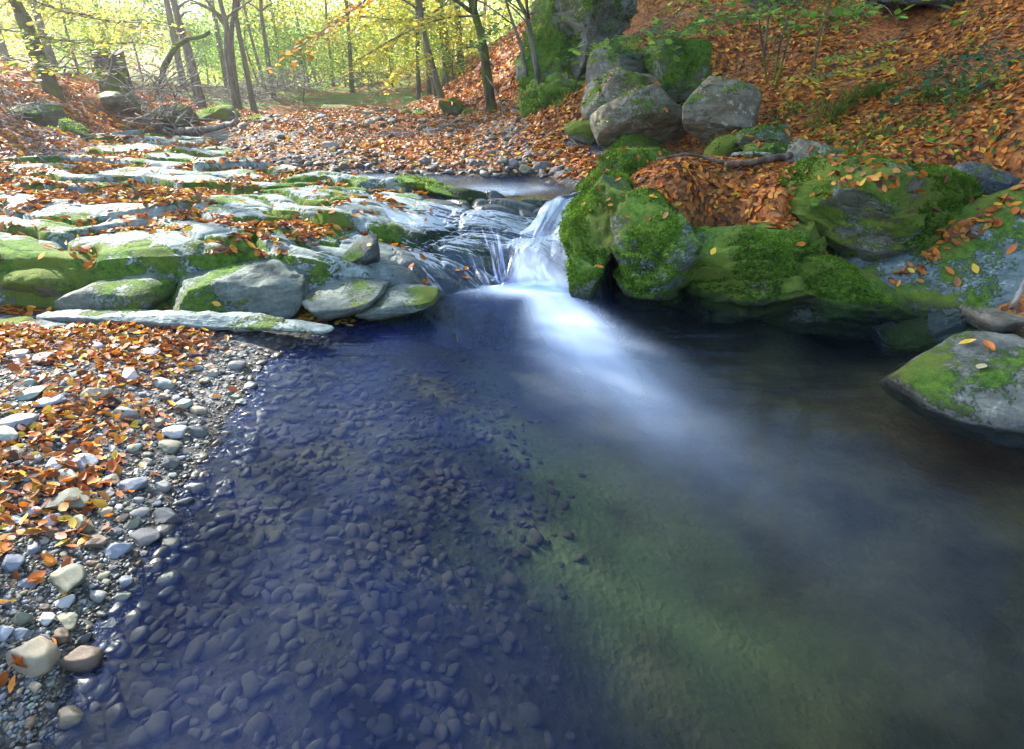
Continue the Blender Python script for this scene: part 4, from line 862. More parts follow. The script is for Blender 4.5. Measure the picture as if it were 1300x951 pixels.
# far trees in view: kinds shared
K = dict(
 slim_g=tree_mesh(9, .07, 1, (.5, 0), (.3, 0, 6), 'mix', 110, 34, .15, .5, 'bark', 10, (2.4, 2.4, 3.6)),
 slim_y=tree_mesh(10, .08, 2, (-.4, 0), (-.2, 0, 6.5), 'yellow', 120, 36, .15, .5, 'bark', 10, (2.8, 2.8, 3.8)),
 bush=tree_mesh(3.2, .04, 3, (.3, 0), (.1, 0, 1.6), 'green', 80, 40, .12, .32, 'bark', 10, (1.8, 1.6, 1.6)),
 bush_y=tree_mesh(3.4, .04, 4, (-.3, 0), (0, 0, 1.7), 'mix', 80, 40, .12, .34, 'bark', 10, (2.0, 2.0, 1.6)),
 tall=tree_mesh(14, .13, 5, (.6, 0), (.4, 0, 10.5), 'mix', 100, 36, .17, .65, 'bark', 12, (3.6, 3.6, 3.2)))
def far(u, y, kind, label, group='trees of the wood beyond the gravel bar', sc=1, rz=0, name='tree', v=120):
    plant_tree(name, ground_at(u, y, v), K[kind], label, group, rz, sc)
far(340, 27, 'slim_g', 'slender straight tree right of the three close trunks', rz=4)
far(362, 30, 'slim_g', 'slender tree before the green thicket', rz=5)
far(378, 34, 'slim_y', 'yellow leaved tree above the far grass', rz=1)
far(425, 33, 'slim_y', 'yellow tree at the left end of the far grass strip', rz=2)
far(447, 30, 'tall', 'stout trunk on the green grass strip', rz=.8, sc=.8)
far(500, 36, 'slim_y', 'bright yellow tree behind the end of the stream', rz=4.4)
far(530, 24, 'slim_y', 'pale yellow tree at the foot of the right slope', rz=3)
far(545, 26, 'slim_y', 'second pale yellow tree at the foot of the right slope', rz=5.1, sc=1.1)
far(590, 27, 'slim_y', 'yellow tree higher up the sunlit slope', rz=.4)
for i, (u, y, k) in enumerate([(70, 24, 'bush_y'), (110, 22, 'bush_y'), (25, 21, 'bush_y'), (150, 24, 'bush_y'), (185, 26, 'bush_y'), (225, 27, 'bush'), (265, 28, 'bush'), (300, 32, 'bush'), (335, 29, 'bush'), (365, 31, 'bush'), (395, 30, 'bush_y'), (440, 38, 'bush_y'), (480, 40, 'bush_y'), (520, 34, 'bush_y'), (550, 32, 'bush_y'), (380, 26, 'bush'), (345, 36, 'bush_y'), (410, 36, 'bush'), (455, 44, 'bush_y'), (500, 30, 'bush_y'), (535, 27, 'bush_y'), (575, 24, 'bush_y'), (320, 40, 'bush_y'), (280, 38, 'bush'), (425, 44, 'bush_y')]):
    side = ['on the left bank', 'behind the sunlit left bank', 'in the far middle thicket', 'near the end of the stream'][0 if u < 120 else 1 if u < 240 else 2 if u < 400 else 3]
    far(u, y, k, f"leafy {'green' if k == 'bush' else 'yellow-green'} shrub {side}", 'shrubs at the edge of the far wood', .9 + .25 * (i % 3), i * 1.3, 'shrub')
# far wood: one mass
rg = np.random.RandomState(77)
parts = []; tv = []
for k in range(190):
    y = rg.uniform(36, 78); x = rg.uniform(-1.0, .55) * y * .95
    if -.70 < x / y < -.50 and rg.rand() < .75: continue
    z0 = gz(x, y); h = rg.uniform(8, 14)
    c = (x, y, z0 + rg.uniform(.6, 7.5)); q = leaf_cloud(c, (3.2, 3.2, 3.4), 26, 22, .34, rg.choice(['mix', 'yellow', 'green', 'yellow']), rg, .8); parts.append(q)
    if k % 3 == 0: tv.append(tube([(x, y, z0 - .3), (x + rg.normal() * .3, y, z0 + h * .5), (x + rg.normal() * .5, y, z0 + h)], [.16, .12, .05], 6))
Pt, N, sz, cl = [np.concatenate([p[i] for p in parts]) for i in range(4)]
tag(link('far_wood', leaves_mesh('far_wood', Pt, N, sz, cl, M['leaf'], rg, .3, 1.2, low=True)), 'yellow-green foliage of the distant wood', kind='stuff')
V, Fc = join(tv); tag(link('far_wood_trunks', mesh('far_wood_trunks', V, Fc, M['bark'])), 'many thin trunks of the distant wood', kind='stuff')

# tall trees towards the sun whose crowns shade the pool and the right bank
CAN = tree_mesh(20, .10, 30, (.8, -.5), (.5, -.3, 17), 'mix', 150, 42, .17, .5, 'bark', 14, (3.4, 3.4, 2.2))
CAN2 = tree_mesh(21, .11, 31, (-.6, .2), (-.4, .1, 17.5), 'yellow', 170, 42, .17, .5, 'bark', 14, (3.6, 3.6, 2.6))
LOW = tree_mesh(11, .09, 32, (.5, .3), (.3, .2, 9), 'mix', 120, 42, .13, .45, 'bark', 14, (2.4, 2.4, 1.5))
def shade(tx, ty, kind, label, rz):
    msh, hc = {'a': (CAN, 17), 'b': (CAN2, 17.5), 'l': (LOW, 9)}[kind]
    x = tx + SUN.x / SUN.z * (hc + 1.2); y = ty + SUN.y / SUN.z * (hc + 1.2)
    plant_tree('tree', (x, y, gz(x, y)), msh, label, 'tall trees whose crowns shade the stream', rz)
for k, q in enumerate([(2.5, 6.0, 'a', 'tall pale trunk far back on the left bank'), (5.0, 5.0, 'b', 'tall yellow crowned tree at the back of the left bank'), (4.0, 9.0, 'a', 'tall straight trunk in the middle distance left of the three close trunks'),
       (7.5, 8.0, 'b', 'tall trunk behind the leaning dark trunk'), (7.0, 12, 'a', 'tall trunk far back between the two groups of trunks'), (2.0, 11.5, 'b', 'tall trunk in the thicket behind the sunlit left bank'),
       (.9, 2.0, 'l', 'tree left of the picture near the pebble bank'), (2.2, 3.6, 'a', 'tall tree left of the picture above the bedrock ledge'), (2.2, .6, 'l', 'tree left of the picture nearest the camera'), (.9, -.3, 'l', 'low crowned tree beyond the left edge of the pebble bank'), (4.6, 1.2, 'a', 'tall tree far off on the left bank, left of the picture')]):
    shade(*q, k * 1.7)
HI = tree_mesh(13, .16, 34, (-.8, -.5), (-.8, -.5, 9.5), 'mix', 170, 42, .16, .5, 'bark', 16, (3.8, 3.8, 2.4))
for x, y, rz, lb in [(2.6, 15, 3, 'tree on the slope above the cliff'), (5.5, 10.5, 4, 'tree high above the leaf gully'), (6, 16, .5, 'tree at the top of the right slope behind the cliff'), (8, 6, 2.2, 'tree at the far right above the leaf slope'), (5, 21, 1.4, 'tree on the back of the right slope'), (7.5, 1.5, 1, 'tree right of the picture above the tilted slab')]:
    plant_tree('tree', (x, y, gz(x, y)), HI, lb, 'trees on the right hand slope', rz)

# unseen low crowned trees added over the right bank to darken the pool's reflections
OV = tree_mesh(6.5, .10, 35, (-1.2, -1.0), (-1.2, -1.0, 5.6), 'green', 150, 44, .12, .4, 'bark', 14, (2.8, 2.8, 1.3))
for x, y, rz, lb in [(5.2, 8.2, .2, 'unseen added tree leaning over the leaf gully'), (6.4, 5.4, .5, 'unseen added tree leaning over the right bank near the tilted slab'), (3.6, 11.5, -.2, 'unseen added tree leaning from above the cliff'), (6.8, 3.0, 1.0, 'unseen added tree leaning over the pool from the right')]:
    plant_tree('tree', (x, y, gz(x, y)), OV, lb, 'unseen trees added to darken the right bank', rz)

# ------------------------------------------------------------------ trunks one can tell apart
def lean_tree(path, y, r0, r1, label, mat='bark', pal='yellow', group=None, crown=True, rcr=1.5, seed=1, forks=()):
    """path: photo pixels from the foot upwards; continues above the picture"""
    rg = np.random.RandomState(seed); p = [np.array(at_y(u, v, y + dy)) for u, v, dy in path]
    base = np.array([p[0][0], p[0][1], gz(p[0][0], p[0][1])]); p[0] = base - [0, 0, .15]
    d = (p[-1] - p[-2]); d /= np.linalg.norm(d); top = p[-1] + d * 3.5; p.append(top)
    e = empty('tree', tuple(base)); tag(e, label, 'tree', group)
    n = 22; L = [q - base for q in smooth_path(p, n)]
    rr = np.linspace(r0, r1 * .6, n) * (1 + .5 * np.exp(-np.linspace(0, 1, n) * 18))
    parts = [tube(L, rr, 12, rg, .06)]
    for k in range(5):
        i = rg.randint(12, n - 1); a = rg.uniform(0, 6.28); l = rg.uniform(.6, 1.4); q = np.array(L[i])
        parts.append(tube(smooth_path([q, q + [math.cos(a) * l * .5, math.sin(a) * l * .5, l * .3], q + [math.cos(a) * l, math.sin(a) * l, l * .4]], 6), np.linspace(r1 * .5, r1 * .1, 6), 5, rg, .05))
    for f in forks:
        q = [np.array(at_y(u, v, y + dy)) - base for u, v, dy in f]; dd = q[-1] - q[-2]; dd /= np.linalg.norm(dd); q.append(q[-1] + dd * 2.5)
        parts.append(tube(smooth_path(q, 12), np.linspace(r1 * .8, r1 * .4, 12), 8, rg, .06))
    V, Fc = join(parts); link('trunk', mesh('trunk', V, Fc, M[mat]), e)
    if crown:
        c = top - base + np.array([0, 0, 1.2]); q = leaf_cloud(c, (rcr, rcr, 1.2), 60, 34, .10, pal, rg, .3); link('crown', leaves_mesh('crown', *q, M['leaf'], rg, .3, 1.1, low=True), e)
    return e
lean_tree([(626, 134, 0), (618, 95, 0), (612, 50, 0), (598, 0, 0)], 11.5, .10, .085, 'leaning dark mossy trunk in the middle at the foot of the leaf slope', 'mossbark', seed=3)
lean_tree([(694, 122, 0), (678, 70, 0), (668, 20, 0), (655, -5, 0)], 8.9, .045, .035, 'thin grey trunk curving left in front of the cliff shoulder', 'bark', 'green', 'thin trunks by the cliff', seed=4)
lean_tree([(680, 112, 0), (662, 62, 0), (645, 10, 0)], 9.3, .03, .022, 'thinnest trunk left of the two grey ones at the cliff', 'bark', 'green', 'thin trunks by the cliff', seed=5)
lean_tree([(676, 84, 0), (672, 45, 0), (668, 0, 0)], 10.2, .035, .03, 'short visible trunk behind the curved grey one at the cliff', 'bark', 'green', 'thin trunks by the cliff', seed=6)
lean_tree([(564, 122, 0), (548, 80, 0), (538, 40, 0), (530, 0, 0)], 17, .09, .07, 'pale trunk with peeling bark left of the leaning mossy trunk', 'bark', 'yellow', 'pale trunks on the sunlit slope', seed=7)
lean_tree([(556, 124, 0), (541, 70, 0), (534, 0, 0)], 19, .06, .05, 'slender trunk close behind the pale peeling trunk', 'bark', 'yellow', 'pale trunks on the sunlit slope', seed=8)
lean_tree([(570, 66, 0), (562, 30, 0), (560, -5, 0)], 26, .20, .18, 'stout pale trunk high on the sunlit slope', 'bark', 'yellow', 'pale trunks on the sunlit slope', seed=9)
lean_tree([(584, 58, 0), (580, 30, 0), (576, -5, 0)], 28, .12, .1, 'second pale trunk high on the sunlit slope', 'bark', 'yellow', 'pale trunks on the sunlit slope', seed=10)
lean_tree([(295, 114, 0), (289, 70, 0), (287, 30, 0), (279, 0, 0)], 19.5, .10, .09, 'left trunk of the close group of three with a forked top', 'bark', 'mix', 'close group of three trunks', seed=11, forks=([(290, 38, 0), (275, 18, 0), (262, 0, 0)],))
lean_tree([(299, 114, 0), (294, 60, 0), (298, 0, 0)], 19.8, .09, .08, 'middle trunk of the close group of three', 'bark', 'mix', 'close group of three trunks', seed=12)
lean_tree([(319, 116, 0), (309, 70, 0), (300, 20, 0), (304, -5, 0)], 20, .09, .07, 'right trunk of the close group of three leaning left', 'bark', 'mix', 'close group of three trunks', seed=13)
lean_tree([(250, 112, 0), (240, 70, 0), (230, 40, 0), (220, 0, 0)], 17.5, .14, .09, 'dark trunk leaning left in front of the green thicket', 'bark', 'mix', None, seed=14)
lean_tree([(344, 100, 0), (338, 60, 0), (332, 20, 0), (331, -5, 0)], 25, .09, .08, 'slender dark trunk right of the close group of three', 'bark', 'mix', None, seed=15)
lean_tree([(52, 62, 0), (30, 25, 0), (16, -5, 0)], 11.0, .13, .11, 'thick blurred trunk leaning left at the top left corner', 'mossbark', 'mix', None, crown=False, seed=16)
def curve_thing(name, pix, y, r0, r1, mat, label, cat, group=None, side=(), seg=8, n=16, seed=1, onground=False, lift=0.):
    rg = np.random.RandomState(seed)
    def pt(u, v, dy):
        return np.array(at_y(u, v, y + dy))
    P0 = [pt(*q) for q in pix]
    if name == 'dead_branch' or onground:
        for q in P0: q[2] = max(q[2], surface(np.array([q[0]]), np.array([q[1]]))[0][0] + r0 * 1.5 + .03)
    parts = [tube(smooth_path(P0, n, rg, r0 * .15), np.linspace(r0, r1, n), seg, rg, .08)]
    for sd in side: parts.append(tube(smooth_path([pt(*q) for q in sd[0]], 8, rg, sd[1] * .2), np.linspace(sd[1], sd[1] * .3, 8), 6, rg, .08))
    V, Fc = join(parts); c = V.mean(0); o = link(name, mesh(name, V - c, Fc, M[mat])); o.location = c; tag(o, label, cat, group); return o
curve_thing('bent_trunk', [(200, 128, 0), (207, 92, 0), (218, 66, 0), (235, 52, 0), (266, 43, -.3)], 13.5, .075, .04, 'mossbark', 'bent sunlit trunk arching right above the left bank', 'trunk')
curve_thing('fallen_branch', [(222, 166, .5), (245, 166, .3), (275, 162, 0), (302, 155, -.3)], 11.6, .075, .05, 'deadwood', 'grey driftwood log lying across the upper stream', 'log',
    side=[([(222, 166, .5), (200, 160, .6), (175, 158, .6), (150, 166, .5)], .03), ([(302, 155, -.3), (300, 146, -.3), (296, 142, -.2)], .03), ([(224, 166, .5), (215, 176, .5)], .02), ([(226, 165, .5), (212, 150, .6), (205, 128, .8)], .022)])
curve_thing('dead_branch', [(915, 243, .0), (945, 240, .0), (970, 238, .0), (998, 229, .1)], 4.62, .020, .030, 'stick', 'dark bent dead branch lying on the leaves before the green block', 'branch', 'dead branches on the leaf gully',
    side=[([(940, 241, 0), (925, 245, 0), (905, 252, -.15)], .012), ([(998, 229, .1), (1008, 238, .0)], .012)])
curve_thing('dead_branch', [(828, 252, .1), (870, 246, .1), (915, 246, .0), (950, 240, 0)], 4.66, .012, .018, 'stick', 'thin long twig pointing left from the dark bent branch', 'branch', 'dead branches on the leaf gully')
curve_thing('dead_branch', [(928, 202, .3), (950, 210, .2), (975, 228, .1)], 4.9, .016, .014, 'deadwood', 'pale straight branch above the dark bent branch', 'branch', 'dead branches on the leaf gully')
curve_thing('dead_branch', [(975, 232, 0), (990, 218, 0), (1004, 205, .0), (1000, 190, .1)], 4.75, .008, .005, 'deadwood', 'thin pale twig rising to the angular brown-grey stone', 'branch', 'dead branches on the leaf gully')
curve_thing('stick', [(1256, 133, .0), (1252, 155, -.1), (1238, 180, -.2), (1222, 198, -.3)], 5.0, .026, .013, 'deadwood', 'thick grey stick standing in the leaves at the upper right', 'stick')
curve_thing('stick', [(1308, 345, 0), (1296, 368, 0), (1284, 392, -.05)], 2.95, .012, .012, 'deadwood', 'pale stick leaning under the tilted slab at the right edge', 'stick')
curve_thing('stick', [(914, 68, 0), (935, 62, -.1), (965, 56, -.2)], 8.2, .02, .02, 'deadwood', 'pale fallen stick across the slope behind the saplings', 'stick')
curve_thing('stick', [(640, 150, 0), (632, 120, .1), (617, 96, .2)], 10.6, .016, .012, 'deadwood', 'white bare stick leaning on the mossy trunk', 'stick')
curve_thing('stick', [(592, 60, .1), (608, 62, 0), (626, 85, 0)], 10.8, .016, .012, 'stick', 'dark hooked stick hanging on the mossy trunk', 'stick')
# tangles of bleached twigs on the left bank
def twigs(name, u, v, y, ru, rv, n, ln, r, label, seed, mat='deadwood', depth=.8):
    rg = np.random.RandomState(seed); parts = []
    for k in range(n):
        a = np.array(at_y(u + rg.normal() * ru * .5, v + rg.normal() * rv * .5, y + rg.uniform(-depth, depth) / 2)); g = gz(a[0], a[1]); a[2] = max(a[2], g + .02)
        an = rg.uniform(0, 6.28); el = rg.uniform(-.3, .7); L = ln * rg.uniform(.4, 1.1); d = np.array([math.cos(an) * math.cos(el), math.sin(an) * math.cos(el) * .6, math.sin(el)]) * L
        m = a + d * .5 + rg.normal(size=3) * L * .10; e = a + d; e[2] = max(e[2], g + .02)
        parts.append(tube(smooth_path([a, m, e], 7), np.linspace(r * rg.uniform(.5, 1.2), r * .3, 7), 5, rg, .05))
        if rg.rand() < .6: parts.append(tube(smooth_path([m, m + d * .2 + rg.normal(size=3) * L * .12, m + d * .35 + rg.normal(size=3) * L * .2], 5), np.linspace(r * .5, r * .2, 5), 4, rg, .05))
    V, Fc = join(parts); c = V.mean(0); o = link(name, mesh(name, V - c, Fc, M[mat])); o.location = c; tag(o, label, 'brushwood'); return o
twigs('brushwood', 205, 120, 12.3, 40, 28, 80, 1.1, .015, 'bleached tangle of dead branches beside the stump', 1)
twigs('brushwood', 210, 150, 11.6, 26, 18, 18, 1.0, .02, 'pale root like branches reaching down to the upper stream', 2)
twigs('brushwood', 120, 95, 11.5, 50, 16, 30, 1.3, .014, 'thin grey branches lying across the left bank above the brown boulder', 3)
twigs('brushwood', 14, 150, 7.3, 24, 36, 32, .8, .011, 'dead twigs hanging at the left edge above the stream', 4)
twigs('brushwood', 48, 200, 6.5, 26, 10, 20, .45, .008, 'small pale twigs at the water edge on the left', 5)
twigs('brushwood', 350, 108, 24, 44, 12, 90, 1.6, .02, 'grey white brushwood heap at the edge of the far wood', 6, depth=3)
twigs('brushwood', 300, 122, 21, 50, 8, 70, 1.2, .02, 'sun bleached brushwood on the far gravel', 7, depth=2)
twigs('brushwood', 470, 105, 26, 36, 12, 70, 1.5, .018, 'brown scrub where the stream bends away', 8, 'bark', 3)
# mossy stump
b = ground_at(146, 13.4, 105); k = ppm(13.4, 1.6)
e = empty('tree_stump', b); tag(e, 'tall mossy tree stump in the sun on the left bank', 'stump')
rg = np.random.RandomState(3); th = np.arange(28) / 28 * 6.283; V = []
hs = (at_y(146, 66, 13.4)[2] - b[2])
for i, (h, r) in enumerate([(-.3, .42), (0, .36), (.15, .32), (.5, .30), (.85, .29), (1.0, .30)]):
    for j, t in enumerate(th): rr = r * (1 + .07 * math.sin(t * 5) + .05 * math.sin(t * 9 + 1)); V.append((math.cos(t) * rr, math.sin(t) * rr, max(h, -.3) * hs + (0.06 * math.sin(t * 3) if h == 1 else 0)))
Fq = [[i * 28 + j, i * 28 + (j + 1) % 28, (i + 1) * 28 + (j + 1) % 28, (i + 1) * 28 + j] for i in range(5) for j in range(28)]
link('trunk', mesh('trunk', V, Fq, M['mossbark']), e)
V2 = [V[5 * 28 + j] for j in range(28)] + [(0, 0, hs * .97)] + [(0, 0, hs * .97)]
link('cut_top', mesh('cut_top', V2, [[28, j, (j + 1) % 28, (j + 2) % 28] for j in range(0, 28, 2)], M['stick']), e)

# ------------------------------------------------------------------ plants
def blade_set(pts, nrm, n_per, ln, wd, pal, rg, droop=.6, spread=.5):
    V, Fc, Cc, o = [], [], [], 0; pc = np.array(pal)
    for p, N in zip(pts, nrm):
        for k in range(n_per):
            a = rg.uniform(0, 6.28); d = np.array([math.cos(a), math.sin(a), 0]) * spread + N + np.array([0, 0, .35]); d /= np.linalg.norm(d); L = ln * rg.uniform(.5, 1.2)
            w = np.cross(d, [0, 0, 1.]); w = w / (np.linalg.norm(w) + 1e-6) * wd; q = p + rg.normal(size=3) * ln * .08; out = np.array([math.cos(a), math.sin(a), 0]) * .5 + np.array([0, -.15, 0])
            m = q + d * L * .5 + out * L * .1; t = q + d * L * .75 + out * L * .45 - np.array([0, 0, droop * L * .35])
            w = w * 1.8; V += [q - w, q + w, m + w * .8, m - w * .8, t + w * .1, t - w * .1]; Fc += [[o, o + 1, o + 2, o + 3], [o + 3, o + 2, o + 4, o + 5]]; c = pc[rg.randint(len(pc))] * rg.uniform(.7, 1.3); Cc += [c] * 6; o += 6
    return np.array(V), np.array(Fc), np.array(Cc)
GR = [(.09, .20, .03), (.15, .28, .04), (.06, .13, .02), (.22, .24, .07)]
rg = np.random.RandomState(12)
def tuft(u, v, y, n, ln, label, spread_px=11):
    b = ground_at(u, y, v); pts = []
    for k in range(n):
        x_, y_ = b[0] + rg.normal() * spread_px * ppm(y), b[1] + rg.normal() * .06; pts.append(np.array([x_ - b[0], y_ - b[1], gz(x_, y_) - b[2]]))
    V, Fc, Cc = blade_set(pts, [np.array([0, -.5, .5])] * n, 9, ln * 1.15, .0022, GR, rg, 1.2, .9)
    o = link('grass_tuft', mesh('grass_tuft', V, Fc, M['leaf'], dict(col=Cc))); o.location = b; tag(o, label, 'grass tuft', 'grass tufts on the leaf slope')
for u, v, y, n, ln, lb in [(1055, 128, 6.0, 9, .24, 'long drooping grass tuft on the left of the grassy band'), (1078, 122, 6.0, 9, .24, 'drooping grass tuft second from the left of the grassy band'), (1100, 116, 6.0, 9, .26, 'tall grass tuft under the yellow spray'), (1125, 112, 6.0, 10, .26, 'dark green grass tuft in the middle of the grassy band'),
     (1048, 145, 5.8, 8, .22, 'low grass tuft below the left of the grassy band'), (1165, 140, 5.5, 9, .2, 'grass tuft hanging over bare soil right of centre'), (1190, 142, 5.4, 8, .2, 'grass tuft beside the standing grey stick'), (1225, 140, 5.2, 7, .2, 'grass tuft just left of the standing grey stick'), (1110, 180, 5.2, 6, .15, 'sparse grass above the green block'),
     (945, 110, 6.9, 8, .2, 'grass tuft above the flat topped boulder'), (920, 108, 7.0, 8, .2, 'grass hanging over the flat topped boulder'), (1168, 190, 4.9, 7, .14, 'short green tuft right above the green block'), (720, 150, 8.4, 10, .25, 'grass at the foot of the cliff'), (715, 100, 9.0, 10, .3, 'grass clinging to the cliff shoulder'), (1010, 120, 6.4, 7, .2, 'grass tuft beneath the sapling stems')]:
    tuft(u, v, y, n, ln, lb)
def spray(name, pix, y, ln, pal, label, cat, seed, twn=10, per=9, lsz=.05, r=.008, group=None, mat='bark', droop=.1, wide=1.1):
    """a branch along photo points with side twigs and flat rows of leaves"""
    rg = np.random.RandomState(seed); P0 = smooth_path([np.array(at_y(u, v, y + dy)) for u, v, dy in pix], 24); c = P0[0].copy(); P0 = P0 - c
    lsz *= 1.45; ln *= 1.25
    parts = [tube(P0, np.linspace(r, r * .3, 24), 6, rg, .05)]; pts, = [[]]
    for k in range(twn):
        i = int(5 + 18 * (k + rg.rand()) / twn); a = P0[i]; T = P0[min(i + 1, 23)] - P0[i - 1]; T /= np.linalg.norm(T); sd = 1 if k % 2 else -1
        side = np.cross(T, [0, 0, 1.]); side /= np.linalg.norm(side); d = T * .6 + side * sd * .9 + np.array([0, 0, rg.uniform(-.25, .15)]); L = ln * rg.uniform(.5, 1)
        e = a + d * L; parts.append(tube(smooth_path([a, (a + e) / 2 + [0, 0, .02], e - [0, 0, L * droop]], 6), np.linspace(r * .4, r * .15, 6), 4, rg, .05))
        for m in range(per):
            t = (m + 1) / per; q = a + (e - a) * t - np.array([0, 0, L * droop * t * t]); pts.append(q + rg.normal(size=3) * lsz * .25 + side * rg.choice([-1, 1]) * lsz * .3)
    pts = np.array(pts); n = len(pts); pc = np.array(LG[pal]); cols = pc[rg.choice(len(pc), n)] * rg.uniform(.7, 1.2, (n, 1)); N = rg.normal(size=(n, 3)) * .28 + [0, -.25, 1]
    e = empty(name, tuple(c)); tag(e, label, cat, group); V, Fc = join(parts); link('branch', mesh('branch', V, Fc, M[mat]), e)
    link('leaves', leaves_mesh('leaves', pts, N, rg.uniform(.7, 1.15, n) * lsz, cols, M['leaf'], rg, .15, wide, curl=.3), e); return e
SG = 'leafy sprays over the leaf slope'
spray('leafy_branch', [(910, -60, .4), (870, 10, .0), (830, 38, -.3), (775, 52, -.5)], 6.4, .42, 'green', 'bright green leafy spray hanging over the overhanging rock', 'branch', 1, 16, 8, .065, group=SG)
spray('leafy_branch', [(960, -70, .3), (930, -5, .0), (900, 25, -.2), (870, 40, -.3)], 6.2, .4, 'green', 'green leafy spray just right of the one over the overhanging rock', 'branch', 2, 14, 8, .065, group=SG)
spray('leafy_branch', [(1180, -80, .4), (1140, -20, 0), (1100, 8, -.2), (1060, 18, -.3)], 5.6, .4, 'green', 'green leafy spray at the top above the grassy band', 'branch', 3, 16, 8, .065, group=SG)
spray('leafy_branch', [(1010, -80, .4), (1000, -20, 0), (985, 8, -.2), (950, 22, -.3)], 6.0, .4, 'green', 'green leafy spray at the top of the sapling stems', 'branch', 4, 14, 8, .06, group=SG)
spray('leafy_branch', [(1130, 70, .3), (1105, 84, 0), (1070, 92, -.1), (1022, 98, -.2)], 5.9, .34, 'yellow', 'flat yellow leafy spray above the drooping grass', 'branch', 5, 14, 8, .05, group=SG)
spray('leafy_branch', [(1150, 40, .3), (1120, 58, 0), (1090, 66, -.1), (1060, 74, -.1)], 6.1, .3, 'mix', 'yellow-green leafy spray above the flat yellow one', 'branch', 6, 12, 7, .05, group=SG)
spray('leafy_branch', [(1275, 40, .3), (1250, 62, 0), (1220, 82, -.1), (1178, 108, -.2)], 5.2, .34, 'bluegreen', 'blue-green feathery spray at the upper right', 'branch', 7, 16, 9, .045, group=SG)
spray('leafy_branch', [(1310, 60, .2), (1285, 76, 0), (1260, 96, -.1), (1230, 118, -.2)], 5.0, .28, 'mix', 'small yellow-green spray right of the feathery one', 'branch', 8, 10, 7, .045, group=SG)
spray('leafy_branch', [(520, -60, .5), (470, -5, .2), (430, 25, 0), (370, 66, -.2)], 9.5, .7, 'orange', 'orange leaved beech branch hanging into the background light', 'branch', 9, 18, 10, .075, .014)
spray('leafy_branch', [(612, 20, .3), (560, 24, 0), (510, 44, -.2), (462, 72, -.4)], 11.0, .8, 'yellow', 'long yellow leaved branch reaching left from the mossy trunk', 'branch', 10, 20, 12, .085, .02)
spray('leafy_branch', [(600, -40, .5), (560, 10, .2), (520, 25, 0), (470, 22, -.4)], 12.0, .9, 'yellow', 'high yellow branch above the long yellow leaved one', 'branch', 11, 20, 12, .09, .016)
spray('leafy_branch', [(650, -30, .3), (640, 15, 0), (628, 36, -.1), (606, 52, -.2)], 10.2, .5, 'green', 'green spray covering the mossy trunk at the top', 'branch', 12, 14, 9, .07)
spray('leafy_branch', [(560, 60, .3), (540, 72, 0), (520, 84, -.2), (498, 98, -.2)], 15, .8, 'yellow', 'pale yellow branch low before the pale trunks', 'branch', 13, 16, 12, .10)
spray('leafy_branch', [(-60, -40, .3), (40, 0, .2), (110, 22, 0), (190, 30, -.2)], 10.0, .9, 'yellow', 'yellow-green branch across the bright sky at the top left', 'branch', 14, 22, 12, .08, .02)
spray('leafy_branch', [(-60, 30, .3), (20, 40, .2), (80, 52, 0), (158, 56, -.2)], 10.5, .8, 'mix', 'lower yellow-green branch reaching towards the stump', 'branch', 15, 22, 12, .08, .02)
spray('leafy_branch', [(-60, 70, .3), (0, 72, .2), (50, 82, 0), (100, 88, -.2)], 9.2, .6, 'mix', 'green spray low over the left bank', 'branch', 16, 16, 10, .07, .014)
SAP = [([(975, 100, .1), (968, 60, 0), (962, 20, 0), (956, -20, 0)], 'leftmost sapling stem leaning left'), ([(980, 112, 0), (990, 60, 0), (1003, 10, 0), (1012, -30, 0)], 'sapling stem leaning right'), ([(972, 60, .4), (975, 30, .4), (978, -20, .4)], 'short upright sapling stem behind the others'),
       ([(988, 92, 0), (1001, 50, 0), (1010, 14, 0), (1026, -20, 0)], 'sapling stem bent furthest right'), ([(1036, 70, 0), (1042, 40, 0), (1052, 4, 0), (1060, -20, 0)], 'thin sapling stem standing apart on the right')]
for k, (px, lb) in enumerate(SAP):
    y = 6.9; rg2 = np.random.RandomState(k); pp = [np.array(at_y(u, v, y + dy)) for u, v, dy in px]; b = np.array([pp[0][0], pp[0][1], gz(pp[0][0], pp[0][1]) - .03]); pp[0] = b
    e = empty('sapling', tuple(b)); tag(e, lb + ' on the leaf slope', 'sapling', 'saplings on the leaf slope'); pp.append(pp[-1] + (pp[-1] - pp[-2]) * .8)
    V, Fc = tube(smooth_path([q - b for q in pp], 18, rg2, .004), np.linspace(.013, .007, 18), 7, rg2, .05); link('stem', mesh('stem', V, Fc, M['mossbark']), e)
    q = leaf_cloud(pp[-1] - b, (.6, .6, .35), 16, 12, .06, 'green', rg2, .12); link('leaves', leaves_mesh('leaves', *q, M['leaf'], rg2, .2, 1.1), e)
